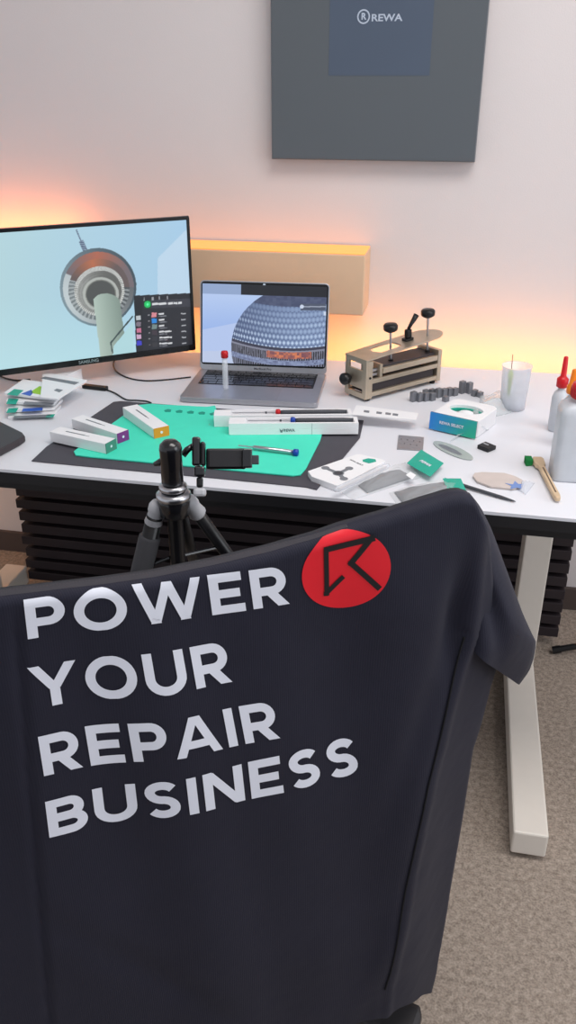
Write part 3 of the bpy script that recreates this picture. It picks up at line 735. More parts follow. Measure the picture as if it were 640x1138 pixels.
ring = bmesh.new(); ro = inner; rin = [(Ld/2+(x-Ld/2)*.9, Dd*.52+(y-Dd*.52)*.8) for x, y in inner]
plate_with_hole(ring, ro, rin, Hh-.012, Hh-.006, TD); obj('opening_rim', ring, M['teal_p'], di)
tissue = bmesh.new(); lathe(tissue, [(.001, -.0155), (.012, -.013), (.018, -.009), (.014, -.006), (.002, -.003)], TD @ Matrix.Translation((Ld/2, Dd*.52, Hh)), 20); obj('wipe', tissue, M['white'], di, smooth=True)
def grad(u, v):
    c = mix((36, 128, 214), (34, 176, 140), u*1.15-.1+.15*(1-v))
    return mix(c, (28, 150, 206), .3*v)
fr = picture('front_label', TD @ Vector((-.001, -.0012-.004, .003)), TD.to_3x3() @ Vector((1, 0, 0)), TD.to_3x3() @ Vector((0, .06, 1)).normalized(), Ld+.002, Hh, 40, 20, grad, M['printed'], di, (TD.to_3x3() @ Vector((0, -1, 0))), .004)
obj('label_lettering', text_bm('REWA SELECT', .0085, basis(TD @ Vector((Ld*.48, -.0050, Hh*.6)), TD.to_3x3() @ Vector((1, 0, 0)), (0, 0, 1)), .0002), M['print_w'], di)
# clear film wrap lying around the box
bm = bmesh.new(); g = []
q4 = [PZ(500, 492), PZ(538, 478), PZ(578, 447), PZ(530, 440)]
for j in range(13):
    row = []
    for i in range(13):
        u, v = i/12, j/12; p = q4[0].lerp(q4[1], u).lerp(q4[3].lerp(q4[2], u), v); p = p+Vector((.012*sin(v*9+u*2), .01*sin(u*7+v*4), .003+.034*sin(pi*min(1, max(0, (1-u)*1.1)))**2*(1-abs(v-.4))*1.0+.004*sin(u*11+v*13)))
        row.append(bm.verts.new(p))
    g.append(row)
for j in range(12):
    for i in range(12): bm.faces.new((g[j][i], g[j][i+1], g[j+1][i+1], g[j+1][i]))
o = obj('plastic_bag', bm, M['film'], smooth=True, label='crumpled clear plastic bag lying beside the blue green dispenser box', cat='bag')
so = o.modifiers.new('solid', 'SOLIDIFY'); so.thickness = .0006

# ------------------------------------------------------------------ cup with dispensing needle
p = PZ(569, 454)
cu = thing('plastic_cup', 'translucent plastic cup holding a needle tip, at the back of the desk', 'cup', p.to_tuple())
T = Matrix.Translation(p)
bm = bmesh.new(); lathe(bm, [(.001, .001), (.024, .0005), (.027, .002), (.0315, .095), (.033, .097), (.033, .099), (.030, .098), (.0265, .006), (.001, .005)], T, 36, cap=False); obj('cup_wall', bm, M['frost'], cu, smooth=True)
bm = bmesh.new(); lathe(bm, [(.001, .0065), (.0245, .0065), (.0255, .030), (.001, .032)], T, 30, cap=False); obj('cotton_filling', bm, M['white'], cu, smooth=True)
pn = PY(568, 413, p.y)
ne = thing('dispensing_needle', 'thin needle with a yellow green hub standing in the plastic cup', 'needle', (pn.x, pn.y, p.z+.033))
Tn = Matrix.Translation((pn.x, pn.y, 0))
hb = pn.z
obj('hub', LT([(.0035, p.z+.033), (.0045, hb-.016), (.0062, hb-.012), (.0062, hb-.004), (.003, hb), (.0015, hb+.006)], Tn, 18), M['hub'], ne, smooth=True)
obj('needle_tube', TB([(pn.x, pn.y, hb+.006), (pn.x-.001, pn.y, hb+.038)], .0008, 8), M['needle'], ne)

# ------------------------------------------------------------------ bottles at the right end
def bottle_cone(px, label, bodyh, r, capm, capprof, name='glue_bottle', red_base=True):
    p = PZ(*px); t = thing(name, label, 'bottle', p.to_tuple()); T = Matrix.Translation(p)
    obj('bottle_body', LT([(r*.85, 0), (r, .004), (r, bodyh*.80), (r*.8, bodyh*.92), (r*.42, bodyh), (r*.42, bodyh+.004)], T, 28), M['bottle'], t, smooth=True)
    obj('cone_cap', LT([(a, bodyh+.0042+b) for a, b in capprof], T, 22), capm, t, smooth=True)
    return t
bottle_cone((617, 478), 'small white bottle with a slim red cone cap, rear of the three bottles', .089, .0165, M['red'], [(.009, 0), (.0115, .002), (.0118, .018), (.0085, .021), (.0060, .024), (.0045, .062), (.003, .064)])
bottle_cone((627, 497), 'white bottle with an orange cone cap, between the red capped bottles', .108, .017, M['orangep'], [(.012, 0), (.013, .003), (.013, .014), (.010, .018), (.0075, .045), (.006, .047)])
pb = PZ(611, 535); T = Matrix.Translation(pb+Vector((.052, .032, 0))) @ Matrix.Rotation(radians(3), 4, 'Z')
bb = thing('square_bottle', 'large square greyish white bottle with a red screw cap, at the right edge', 'bottle', (T.translation).to_tuple())
Tq = T @ Matrix.Diagonal((1.62, 1, 1, 1))
bm = LT([(.0290, 0), (.0310, .002), (.0315, .006), (.0315, .126), (.029, .137), (.021, .144), (.0165, .147), (.0165, .1512)], Tq, 56, sq=9)
obj('bottle_body', bm, M['bottle'], bb, smooth=True)
obj('liquid_fill', LT([(.0280, .004), (.0290, .118)], Tq, 48, sq=9), M['liquid'], bb)
T = T @ Matrix.Translation((-.006, 0, .010))
bm = bmesh.new(); prof = [(.0275, .1422), (.0295, .1435), (.0298, .162), (.0275, .167), (.0005, .1675)]
lathe(bm, prof, T, 40); 
for k, v in enumerate(bm.verts):
    pass
obj('screw_cap', bm, M['red'], bb, smooth=True)
ribs = bmesh.new()
for k in range(30):
    a = 2*pi*k/30; box(ribs, .0296, .0304, -.0009, .0009, .145, .159, T=T @ Matrix.Rotation(a, 4, 'Z'))
obj('cap_ribs', ribs, M['red'], bb)

# ------------------------------------------------------------------ brush
a, b = PZ(598, 512, DZ+.008), PZ(620, 556, DZ+.006)
dd = (b-a); L = dd.length; yaw = atan2(dd.y, dd.x); T = frame((a.x, a.y, DZ), yaw)
br = thing('cleaning_brush', 'wooden brush with green bristles lying in front of the square bottle', 'brush', (a.x, a.y, DZ), yaw)
bm = bmesh.new(); prism(bm, [T @ Vector(q) for q in ((-.012,-.008,.003),(.004,-.011,.003),(.022,-.010,.003),(.030,-.0055,.003),(L-.012,-.0060,.003),(L,-.004,.003),(L,.004,.003),(L-.012,.0060,.003),(.030,.0055,.003),(.022,.009,.003),(-.004,.011,.003),(-.012,.008,.003))], .009)
obj('handle', bm, M['wood'], br, bevel=.002)
bs = bmesh.new()
for i in range(6):
    for j in range(5):
        q = T @ Vector((-.008+i*.0032, -.0118, .003+j*.0024)); e = T @ Vector((-.010+i*.0036, -.024, .001+j*.0028)); tube(bs, [q, e], .0015, 6)
obj('bristles', bs, M['bristle'], br)
obj('groove', B(.040, L-.02, -.0012, .0012, .0121, .0124, T=T), mat('dark_groove', (104, 84, 70), .7), br)

# ------------------------------------------------------------------ flat small items
t = thing('foil_square', 'small square grey perforated metal sheet on the white desk', 'metal sheet', PZ(456, 493).to_tuple())
obj('sheet', PR([(441,499.5),(470,501.5),(471,486.5),(443,484)], DZ+.0005, .0014), M['shiny'], t)
ho = bmesh.new()
for k in range(7):
    x, y = 446+(k*3.4), 490+((k*5) % 9)-2; q = PZ(x, y, DZ+.002); lathe(ho, [(.0014, .0001), (.0014, .0004)], Matrix.Translation(q), 8)
obj('punched_marks', ho, M['greyd'], t)
def oval(cx, cy, ax, ay, bx, by, z, h, n=32):
    c = PZ(cx, cy, z); A = PZ(ax, ay, z)-c; Bv = PZ(bx, by, z)-c
    return prism(bmesh.new(), [c+A*cos(2*pi*k/n)+Bv*sin(2*pi*k/n) for k in range(n)], h)
t = thing('oval_opening_tool', 'translucent grey green oval opening pick between foil and black eraser', 'opening pick', PZ(503, 500).to_tuple())
obj('pick_body', oval(503, 501, 525, 511, 508, 497.5, DZ+.0005, .0018), mat('pick_plastic', (184, 194, 190), .25, alpha=.8), t)
obj('pick_text', oval(500, 499.5, 513, 505.5, 502, 498, DZ+.0024, .0002), M['greyp'], t)
t = thing('black_eraser', 'small black rectangular block with grey lettering right of the oval pick', 'block', PZ(540, 497).to_tuple())
obj('block_body', PR([(530,498.5),(542,503),(551,499.5),(539,494.5)], DZ+.0005, .008), M['key'], t, bevel=.001)
q = PZ(540, 493.5, DZ+.0087); ax = PZ(551, 499.5)-PZ(539, 494.5)
obj('block_lettering', text_bm('BGA', .007, basis(q, ax, Vector((-ax.y, ax.x, 0))), .0003), M['greyplast'], t)

# label strip right of the driver boxes
t = thing('label_strip', 'narrow white paper strip with grey marks, right of the screwdriver boxes', 'paper strip', PZ(430, 459).to_tuple())
obj('paper', PR([(391,461),(462,467),(465,459.5),(396,450.5)], DZ+.0255, .0008), M['white'], t)
obj('paper_stack', PR([(402,465),(461,469.5),(464,461.5),(403,455)], DZ+.0005, .025), M['frost'], t) if False else None
bm = bmesh.new()
for x, y in ((404, 458), (418, 459.5), (428, 460.5), (436, 461.5)): prism(bm, [PZ(x, y, DZ+.0264), PZ(x+6, y+.8, DZ+.0264), PZ(x+6.5, y-1.4, DZ+.0264), PZ(x+.5, y-2.2, DZ+.0264)], .0003)
obj('printed_marks', bm, M['greyp'], t)
t['label'] = t['label']

# white carton with three-armed gadget print
t = thing('gadget_carton', 'flat white carton printed with a grey three-armed gadget and teal logo', 'box', PZ(380, 530).to_tuple())
hc = .012
obj('carton', PR([(342,530),(346,536),(374,546.5),(378,546),(428,519),(425,517),(400,511),(396,511)], DZ+.0005, hc), M['white'], t, bevel=.0008)
z = DZ+hc+.0007; bm = bmesh.new(); c = PZ(376, 526, z)
lathe(bm, [(.0105, 0), (.0105, .0005)], Matrix.Translation(c), 20)
for x, y in ((361.5, 521), (388, 521.5), (382, 533)):
    q = PZ(x, y-1, z); lathe(bm, [(.0075, 0), (.0075, .0004)], Matrix.Translation(q), 16); d = (q-c); box(bm, 0, d.length, -.004, .004, 0, .0003, T=frame(c, atan2(d.y, d.x)))
obj('gadget_print', bm, M['greyp'], t)
obj('gadget_core', LT([(.0082, .0006), (.0082, .0010)], Matrix.Translation(c), 18), M['greyd'], t)
obj('teal_logo', PR([(403,513),(410,515),(418,513),(417,510.5),(409,509.5),(403,511)], z, .0004), M['teal_p'], t)
q = PZ(396, 514, z); ax = PZ(405, 518, z)-PZ(386, 509, z)
obj('carton_lettering', text_bm('REWA SELECT', .0055, basis(q, ax, Vector((-ax.y, ax.x, 0)))), M['greyd'], t)

def pillow(px, z, h, n=10, wr=.002, seed=1):
    q = [PZ(*p, z) for p in px]; bm = bmesh.new(); L = []
    for top in (0, 1):
        g = []
        for j in range(n+1):
            row = []
            for i in range(n+1):
                u, v = i/n, j/n; p = q[0].lerp(q[1], u).lerp(q[3].lerp(q[2], u), v)
                e = (sin(pi*u)*sin(pi*v))**.45 if 0 < i < n and 0 < j < n else 0
                k = wr*(sin(u*17+v*9+seed)+.7*sin(v*21-u*8+seed*2)+.5*sin(u*31+seed))
                row.append(bm.verts.new(p+Vector((0, 0, (h*e+k*e+.0006) if top else 0))))
            g.append(row)
        L.append(g)
    for g in L:
        for j in range(n):
            for i in range(n): bm.faces.new((g[j][i], g[j][i+1], g[j+1][i+1], g[j+1][i]))
    rim = lambda g: [g[0][i] for i in range(n+1)]+[g[j][n] for j in range(1, n+1)]+[g[n][i] for i in range(n-1, -1, -1)]+[g[j][0] for j in range(n-1, 0, -1)]
    a, b = rim(L[0]), rim(L[1]); k = len(a)
    for i in range(k): bm.faces.new((a[i], a[(i+1) % k], b[(i+1) % k], b[i]))
    return bm
def bag(name, label, body, film, header, cat='packet', logo=True):
    c = PZ(sum(x for x, y in body)/4, sum(y for x, y in body)/4)
    t = thing(name, label, cat, c.to_tuple())
    obj('folded_cloth', pillow(body, DZ+.0012, .012, 16, .0016, len(label)), M['cloth'], t, smooth=True)
    obj('clear_sleeve', pillow(film, DZ+.0004, .017, 14, .0018, 5), M['sleeve_film'], t, smooth=True)
    if header:
        hd = obj('header_card', pillow(header, DZ+.012, .001, 4, 0), M['teal_p'], t)
        c = sum((PZ(*p, DZ+.0145) for p in header), Vector())/4; ax = PZ(*header[1], DZ)-PZ(*header[0], DZ)
        if logo:
            obj('header_lettering', text_bm('REWA', .011, basis(c, ax, Vector((-ax.y, ax.x, 0))), .0004), M['print_w'], t)
    return t
bag('cloth_packet', 'clear packet of grey cloth with teal header card beside gadget carton', [(398,540),(408,548),(458,531),(444,522)], [(380,548),(392,556),(470,530),(450,514)], [(452,515),(478,530),(493,515),(468,500)])
obj('barcode_sticker', PR([(451,528),(458,533),(462,528),(456,524.5)], DZ+.0165, .0004), M['white'], bpy.data.objects['cloth_packet'])
bag('cloth_packet', 'second clear packet of grey cloth, nearest the shirt shoulder', [(438,547),(452,566),(516,552),(500,536)], [(432,548),(448,572),(524,552),(510,532)], [(492,532),(500,552),(520,550),(512,532)], logo=False)
# clear stick packet lying on carton
a, b = PZ(372, 545, DZ+.018), PZ(432, 517, DZ+.018)
t = thing('stick_packet', 'narrow clear tube packet lying along the edge of the gadget carton', 'packet', ((a+b)/2).to_tuple()[:2]+(DZ+.0135,))
obj('packet_film', TB([a, a.lerp(b, .05), a.lerp(b, .95), b], [.003, .0055, .0055, .003], 12), M['frost'], t, smooth=True)
obj('stick', TB([a.lerp(b, .06), a.lerp(b, .94)], .0022, 8), M['beige'], t)

# black spudger with teal end
a, b = PZ(497, 534, DZ+.006), PZ(573, 557.5, DZ+.003)
t = thing('pry_stick', 'dark grey pry stick with a teal wrapped end lying near the desk edge', 'pry tool', ((a+b)/2).to_tuple()[:2]+(DZ,))
obj('stick_body', TB([a, a.lerp(b, .1), a.lerp(b, .8), a.lerp(b, .97), b], [.003, .0032, .003, .0016, .0005], 10), M['greyd'], t, smooth=True)
obj('teal_wrap', pillow([(497,541),(507,548),(516,540),(494,531)], DZ+.001, .005, 6, .0004), M['teal_p'], t)
# beige tool in packet with blue print
t = thing('oval_tool_packet', 'flat beige oval tool with a blue printed bow in a clear wrapper', 'packet', PZ(556, 537).to_tuple())
obj('tool_body', PR([(525,531),(527,527.5),(536,526.5),(560,527.5),(572,531),(580,535),(578,543),(570,545),(545,542.5),(530,537)], DZ+.0006, .004), M['beige'], t, bevel=.0008)
obj('blue_print', PR([(561,537),(570,538.5),(572,534.5),(576,538),(582,538),(579,543),(574,542),(567,543.5),(568,540)], DZ+.0048, .0004), M['blue_soft'], t)
obj('twisted_wrapper', pillow([(576,545),(584,550),(594,537),(580,534)], DZ+.0006, .006, 8, .001), M['frost'], t, smooth=True)

# ------------------------------------------------------------------ tripod with phone clamp
hub = CAM+ray(193, 553)/F*1.25
tp = thing('tripod', 'black camera tripod with ball head and silver joints, in front of the desk', 'tripod', (hub.x, hub.y, 0))
def P3(x, y, dep): return CAM+ray(x, y)/F*dep
bx, by = hub.x, hub.y
def zt_(y): return PY(193, y, by).z
T = Matrix.Translation((bx, by, 0)); zb, ztp = zt_(540), zt_(492)
obj('ball_head', LT([(.014, zb+.004), (.016, zb+.006), (.016, ztp-.012), (.0165, ztp-.010), (.0150, ztp-.003), (.010, ztp+.002), (.004, ztp+.004)], T, 28), M['satin'], tp, smooth=True)
obj('head_collar', LT([(.018, zb-.006), (.0205, zb-.004), (.0205, zb+.001), (.017, zb+.0035)], T, 28), M['silver'], tp, smooth=True)
obj('center_column', LT([(.0115, zb-.34), (.0115, zb-.0062)], T, 20), M['black'], tp)
obj('spider', LT([(.014, zb-.050), (.022, zb-.046), (.024, zb-.022), (.019, zb-.010), (.014, zb-.0065)], T, 18), M['satin'], tp, smooth=True)
obj('lock_ring', LT([(.0235, zb-.020), (.0255, zb-.018), (.0255, zb-.012), (.021, zb-.009)], T, 22), M['silver'], tp, smooth=True)
top = Vector((bx, by, zb-.03))
targets = [PZ(70, 990, 0), PZ(430, 860, 0), PZ(250, 745, 0)]
for i, tg in enumerate(targets):
    dr = Vector((tg.x-bx, tg.y-by, 0))
    st = top+dr.normalized()*.024
    dv = (tg-st).normalized(); Lg = (st.z-.012)/-dv.z; en = st+dv*Lg
    lg = obj('leg', TB([st+dv*.02, st+dv*(Lg*.40)], .0125 if i == 0 else .0100, 14), M['black'], tp, smooth=True)
    obj('hip_joint', TB([st-dv*.004, st+dv*.002, st+dv*.012, st+dv*.016, st+dv*.032, st+dv*.036], [.009, .0125, .0128, .0112, .0138, .0110], 14), M['greyplast'], lg, smooth=True)
    if i == 0: obj('foam_grip', TB([st+dv*.055, st+dv*.058, st+dv*.25, st+dv*.253], [.014, .0165, .0165, .014], 16), M['grip'], lg, smooth=True)
    obj('lower_leg', TB([st+dv*(Lg*.40), en], .0085, 12), M['satin'], lg)
    obj('flip_lock', TB([st+dv*(Lg*.40), st+dv*(Lg*.44)], .0125, 10), M['black'], lg)
    obj('rubber_foot', TB([en-dv*.012, en-Vector((0,0,0))*0], .011, 10), M['black'], lg)
    br_ = tube(bmesh.new(), [Vector((bx, by, zb-.12))+dr.normalized()*.012, st+dv*.115], .003, 8)
    obj('brace', br_, M['satin'], lg)
# knob lever pointing left
obj('lock_knob', TB([P3(183, 512, 1.235), P3(179, 513.5, 1.235), P3(171, 516, 1.235)], [.006, .006, .003], 12), M['satin'], tp, smooth=True)
obj('knob_stem', TB([P3(203, 506, 1.25), P3(208, 500, 1.25), P3(215, 495, 1.25)], [.005, .005, .004], 12), M['satin'], tp, smooth=True)
# phone clamp, its own thing carried by the head
pc = thing('phone_clamp', 'black smartphone clamp mounted on the tripod head, pointing right', 'phone holder', P3(222, 545, 1.25).to_tuple(), YAW)
Tp = basis(P3(222, 516, 1.25), RT, UP)
def pcb(name, x0, x1, y0, y1, z0, z1, m, r=.002): return obj(name, B(x0, x1, y0, y1, z0, z1, T=Tp), m, pc, bevel=r)
k = 1.25/F
pcb('clamp_arm', -8*k, 1*k, -2*k, 30*k, -.010, .012, M['satin'], .003)
pcb('clamp_jaw', 1.2*k, 6*k, -2*k, 25*k, -.012, .010, M['black'], .003)
pcb('cold_shoe', -6*k, 6*k, -14*k, -2.3*k, -.008, .010, M['satin'], .003)
pcb('shoe_screw', -3.5*k, 3.5*k, -26*k, -14.3*k, -.006, .006, M['black'], .003)
pcb('hinge_block', -7*k, 7*k, -36*k, -26.3*k, -.008, .008, M['greyplast'], .004)
pcb('phone_rest', 6.3*k, 51*k, -5*k, 18*k, -.016, -.004, M['black'], .003)
pcb('rest_pad', 10*k, 47*k, -3*k, 16*k, -.0038, -.0008, mat('rubber_pad', (38, 38, 42), .7), .001)
pcb('rest_lip', 47.5*k, 58*k, -4*k, 17.5*k, -.014, .004, M['satin'], .002)
pcb('side_bracket', 56*k, 65*k, 1*k, 11*k, -.030, -.016, M['greyd'], .001)

# ------------------------------------------------------------------ chair (mostly hidden under the shirt)
SU = Vector((cos(SHA), sin(SHA), 0)); SN = Vector((sin(SHA), -cos(SHA), 0))      # SN points to the viewer
SC0 = Vector((-.217, .676, 0))
def sp_of(x, y):
    """pixel -> (s, z) on the shirt plane"""
    d = ray(x, y); t = (SC0-CAM).dot(SN)/d.dot(SN); p = CAM+d*t; return (p-SC0).dot(SU), p.z
def spd(x, y, off):
    d = ray(x, y); q0 = SC0+SN*off; t = (q0-CAM).dot(SN)/d.dot(SN); p = CAM+d*t; return (p-SC0).dot(SU), p.z
Tch = basis(SC0+SU*.02, SU, -SN)       # x right along shirt, y away from viewer
ch = thing('office_chair', 'dark office chair hidden under the navy shirt, one base leg showing', 'chair', (SC0+SU*.02-SN*.28).to_tuple(), SHA)
def rl(w, h, r, t, T): return rr_slab(w, h, r, 0, t, T)
Tb = Tch @ Matrix(((1,0,0,0),(0,0,-1,0.052),(0,1,0,0),(0,0,0,1)))      # x, up, thickness toward viewer
obj('backrest', rl(.40, .42, .07, .026, Tb @ Matrix.Translation((-.20, .505, 0))), M['chair'], ch, bevel=.008)
obj('back_support', B(-.03, .03, .0605, .085, .40, .70, T=Tch), M['chair'], ch, bevel=.004)
obj('seat', RR(.42, .32, .07, .42, .06, Tch @ Matrix.Translation((0, .27, 0))), M['chair'], ch, bevel=.012)
obj('gas_column', LT([(.030, .10), (.030, .25), (.018, .255), (.018, .42)], Tch @ Matrix.Translation((0, .28, 0)), 20), M['black'], ch)
basec = Tch @ Vector((0, .28, 0)); tipp = PZ(441, 1131, .085)
a0 = atan2(tipp.y-basec.y, tipp.x-basec.x); L0 = math.hypot(tipp.y-basec.y, tipp.x-basec.x)
for k in range(5):
    Tl = frame(basec, a0+2*pi*k/5)
    bm = bmesh.new(); rings = []
    for x, w, zl, zh in ((.03, .026, .070, .125), (L0*.6, .022, .066, .105), (L0-.02, .035, .062, .090), (L0+.026, .036, .062, .088), (L0+.034, .022, .064, .084)):
        rings.append([bm.verts.new(Tl @ Vector(p)) for p in ((x, -w, zl), (x, w, zl), (x, w, zh-.005), (x, w*.7, zh), (x, -w*.7, zh), (x, -w, zh-.005))])
    for a, b in zip(rings, rings[1:]):
        for j in range(6): bm.faces.new((a[j], a[(j+1) % 6], b[(j+1) % 6], b[j]))
    bm.faces.new(rings[0][::-1]); bm.faces.new(rings[-1])
    lg = obj('base_leg', bm, M['chair'], ch, bevel=.003)
    cs = bmesh.new()
    for sy in (-1, 1): tube(cs, [Tl @ Vector((L0, sy*.006, .028)), Tl @ Vector((L0, sy*.022, .028))], .0275, 18)
    obj('caster', cs, M['black'], lg)
    obj('caster_stem', TB([Tl @ Vector((L0, 0, .030)), Tl @ Vector((L0, 0, .0615))], .005, 10), M['silver'], lg)

# ------------------------------------------------------------------ shirt
def interp(tab, x):
    if x <= tab[0][0]: return tab[0][1]
    for (a, b), (c, d) in zip(tab, tab[1:]):
        if x <= c:
            t = (x-a)/(c-a) if c > a else 0; t = t*t*(3-2*t)*.35+t*.65; return b*(1-t)+d*t
    return tab[-1][1]
top_px = [(0,659),(60,652),(120,645),(170,638),(230,626),(290,612),(340,598),(385,583),(420,573),(450,563),(478,554),(500,547.5),(512,546),(522,549)]
RAD = .011
ztop = [spd(x, y, -RAD) for x, y in top_px]
s_r = ztop[-1][0]; s_c = sp_of(170, 700)[0]          # shirt centre line
left = [(2*ztop[1][0]-s, z+.0) for s, z in ztop[2:8]]
ztab = sorted([(ztop[0][0]-.03, ztop[0][1]+.002), (ztop[0][0]-.06, ztop[0][1]+.006), (ztop[0][0]-.10, ztop[0][1]+.012), (ztop[0][0]-.16, ztop[0][1]+.0)]+ztop)
zbtab = sorted([(-.42, .175), (-.2, .18), spd(404, 1129, -.012), spd(441, 1117.5, -.02), spd(470, 1114, -.035), spd(489, 1116, -.055), (.40, .14)])
edge_px = [(522,549),(530,590),(536,640),(548,700),(560,745),(552,765),(541,800),(531,823),(527,861),(524,900),(520,942),(510,1007),(503,1045),(498,1080),(489,1105)]
def rr_of(s, z): zt, zb_ = interp(ztab, s), interp(zbtab, s); return (zt-z)/(zt-zb_)
etab = [(0, s_r)]
for p in edge_px[1:]:
    s, z = spd(*p, -.045); etab.append((rr_of(min(s, .31), z), s))
etab.sort()
sL = [(0, ztop[0][0]-.155), (.3, ztop[0][0]-.165), (1, ztop[0][0]-.155)]
seam_px = [(519,712),(505,760),(490,815),(474,870),(461,930),(450,985),(440,1040),(433,1080),(428,1100)]
seam = sorted([(rr_of(*sp_of(*p)), sp_of(*p)[0]) for p in seam_px])
CR0, CR1 = sp_of(18, 690), sp_of(44, 1000)
def disp(s, z, r):
    """cloth relief toward the viewer (metres)"""
    zt = interp(ztab, s); k = zt-z; d = 0
    R = RAD
    if k < R: d -= R*(1-sqrt(max(0, 1-((R-k)/R)**2)))
    fade = min(1, max(0, k/.12))
    # hanging folds
    d += fade*(.0045*sin((s+.05*z)*23+1.0)+.0025*sin(s*47+z*5)+.0012*sin(z*19+s*11))
    # deep crease at the left
    sc = CR0[0]+(CR1[0]-CR0[0])*(z-CR0[1])/(CR1[1]-CR0[1])
    d -= min(1, k/.05)*(.006*exp(-((s-sc)/.0045)**2)+.010*max(0, min(1, (sc-s)/.05)))
    # dent toward the armhole
    sa, za = sp_of(508, 690); d -= .016*exp(-((s-sa-.0)/.016)**2-((z-za)/.07)**2)
    sa, za = sp_of(470, 800); d -= .006*exp(-((s-sa-(z-za)*.25)/.02)**2-((z-za)/.16)**2)
    # diagonal soft folds low on the left and right of the seam
    u = (s+.10)*.8+(z-.42)*.6; d -= fade*.004*exp(-(u/.02)**2)*exp(-((z-.40)/.14)**2)
    u = (s-.24)*.9-(z-.36)*.35; d += fade*.004*exp(-(u/.02)**2)*exp(-((z-.34)/.12)**2)
    # beyond the side seam the cloth turns away
    ss = interp(seam, max(seam[0][0], r)) if r > seam[0][0] else seam[0][1]
    if s > ss: d -= .6*(s-ss)*min(1, (s-ss)/.02)
    d -= .0022*exp(-((s-ss)/.007)**2) if r > seam[0][0]-.01 else 0
    return d
def SP(s, z, off=0.0):
    z = min(z, interp(ztab, s)-.0008); r = rr_of(s, z); return SC0+SU*s+SN*(disp(s, z, r)+off)+Vector((0, 0, z))
shirt = thing('hanging_shirt', 'navy T-shirt with white slogan and round red logo draped over a chair back', 'shirt', (SC0+Vector((0, 0, .2))).to_tuple(), SHA)
NS, NR = 150, 180
bm = bmesh.new(); Fg = []; Bg = []
for j in range(NR+1):
    r = (j/NR)**1.25; fr, bk = [], []
    a, b = interp(sL, r), interp(etab, r)
    for i in range(NS+1):
        s = a+(b-a)*(i/NS); zt, zb_ = interp(ztab, s), interp(zbtab, s); z = zt+(zb_-zt)*r
        p = SP(s, z) if j > 0 else SC0+SU*s+SN*(-RAD)+Vector((0, 0, zt))
        fr.append(bm.verts.new(p))
        th = .004+min(.085, .8*(zt-z))
        e = min(i, NS-i)/NS; th *= min(1, .15+(e*9)**.6) if zt-z > .02 else 1
        dd_ = disp(s, z, rr_of(s, z)); bk.append(bm.verts.new(SC0+SU*s+SN*min(-th-.012, dd_-.010)+Vector((0, 0, z+.012*min(1, (zt-z)/.3)))))
    Fg.append(fr); Bg.append(bk)
for j in range(NR):
    for i in range(NS):
        bm.faces.new((Fg[j][i], Fg[j+1][i], Fg[j+1][i+1], Fg[j][i+1])); bm.faces.new((Bg[j][i], Bg[j][i+1], Bg[j+1][i+1], Bg[j+1][i]))
    for i in (0, NS):
        q = (Fg[j][i], Bg[j][i], Bg[j+1][i], Fg[j+1][i]); bm.faces.new(q if i == 0 else q[::-1])
for i in range(NS): bm.faces.new((Fg[0][i], Fg[0][i+1], Bg[0][i+1], Bg[0][i]))
bd = obj('shirt_body', bm, M['fabric'], shirt, smooth=True, recalc=False)

# sleeve
def sleeve(A, Bc, n=14, m=26):
    """A: armhole px list, Bc: outer px list; a puffy flattened tube between them"""
    def along(L, t):
        k = t*(len(L)-1); i = min(int(k), len(L)-2); f = k-i; return (L[i][0]*(1-f)+L[i+1][0]*f, L[i][1]*(1-f)+L[i+1][1]*f)
    bm = bmesh.new(); G = []
    for side in (1, -1):
        g = []
        for j in range(m+1):
            t = j/m; a = along(A, t); b = along(Bc, t); row = []
            for i in range(n+1):
                u = i/n; x, y = a[0]*(1-u)+b[0]*u, a[1]*(1-u)+b[1]*u
                e = sqrt(max(0, 1-(2*u-1)**2)); d = -.018-.045*u
                if side == 1:
                    d += .022*e+.006*sin(u*5+t*7)*e-.012*exp(-((u-.25-(t-.6)*.5)/.12)**2)*exp(-((t-.65)/.25)**2)
                    d -= .014*exp(-(u/.12)**2)
                else: d -= .030*e*min(1, t/.2)+.002
                s, z = spd(x, y, -.018-.045*u+(.010*e if side == 1 else 0))
                row.append(bm.verts.new(SC0+SU*s+SN*d+Vector((0, 0, z))))
            g.append(row)
        G.append(g)
    for q, g in enumerate(G):
        for j in range(m):
            for i in range(n):
                f = (g[j][i], g[j+1][i], g[j+1][i+1], g[j][i+1]); bm.faces.new(f if q == 0 else f[::-1])
    for j in range(m):
        for i in (0, n): f = (G[0][j][i], G[0][j+1][i], G[1][j+1][i], G[1][j][i]); bm.faces.new(f[::-1] if i == 0 else f)
    for i in range(n): bm.faces.new((G[0][0][i], G[0][0][i+1], G[1][0][i+1], G[1][0][i]))
    return bm
A = [(505,547),(514,552),(519,575),(521,600),(522,630),(522,660),(520,690),(518,717)]
Bc = [(522,548),(534,563),(546,588),(558,622),(569,652),(580,680),(590,702),(596,714),(593,732),(588,746),(577,761)]
slv = obj('sleeve', sleeve(A, Bc), M['fabric'], shirt, smooth=True)
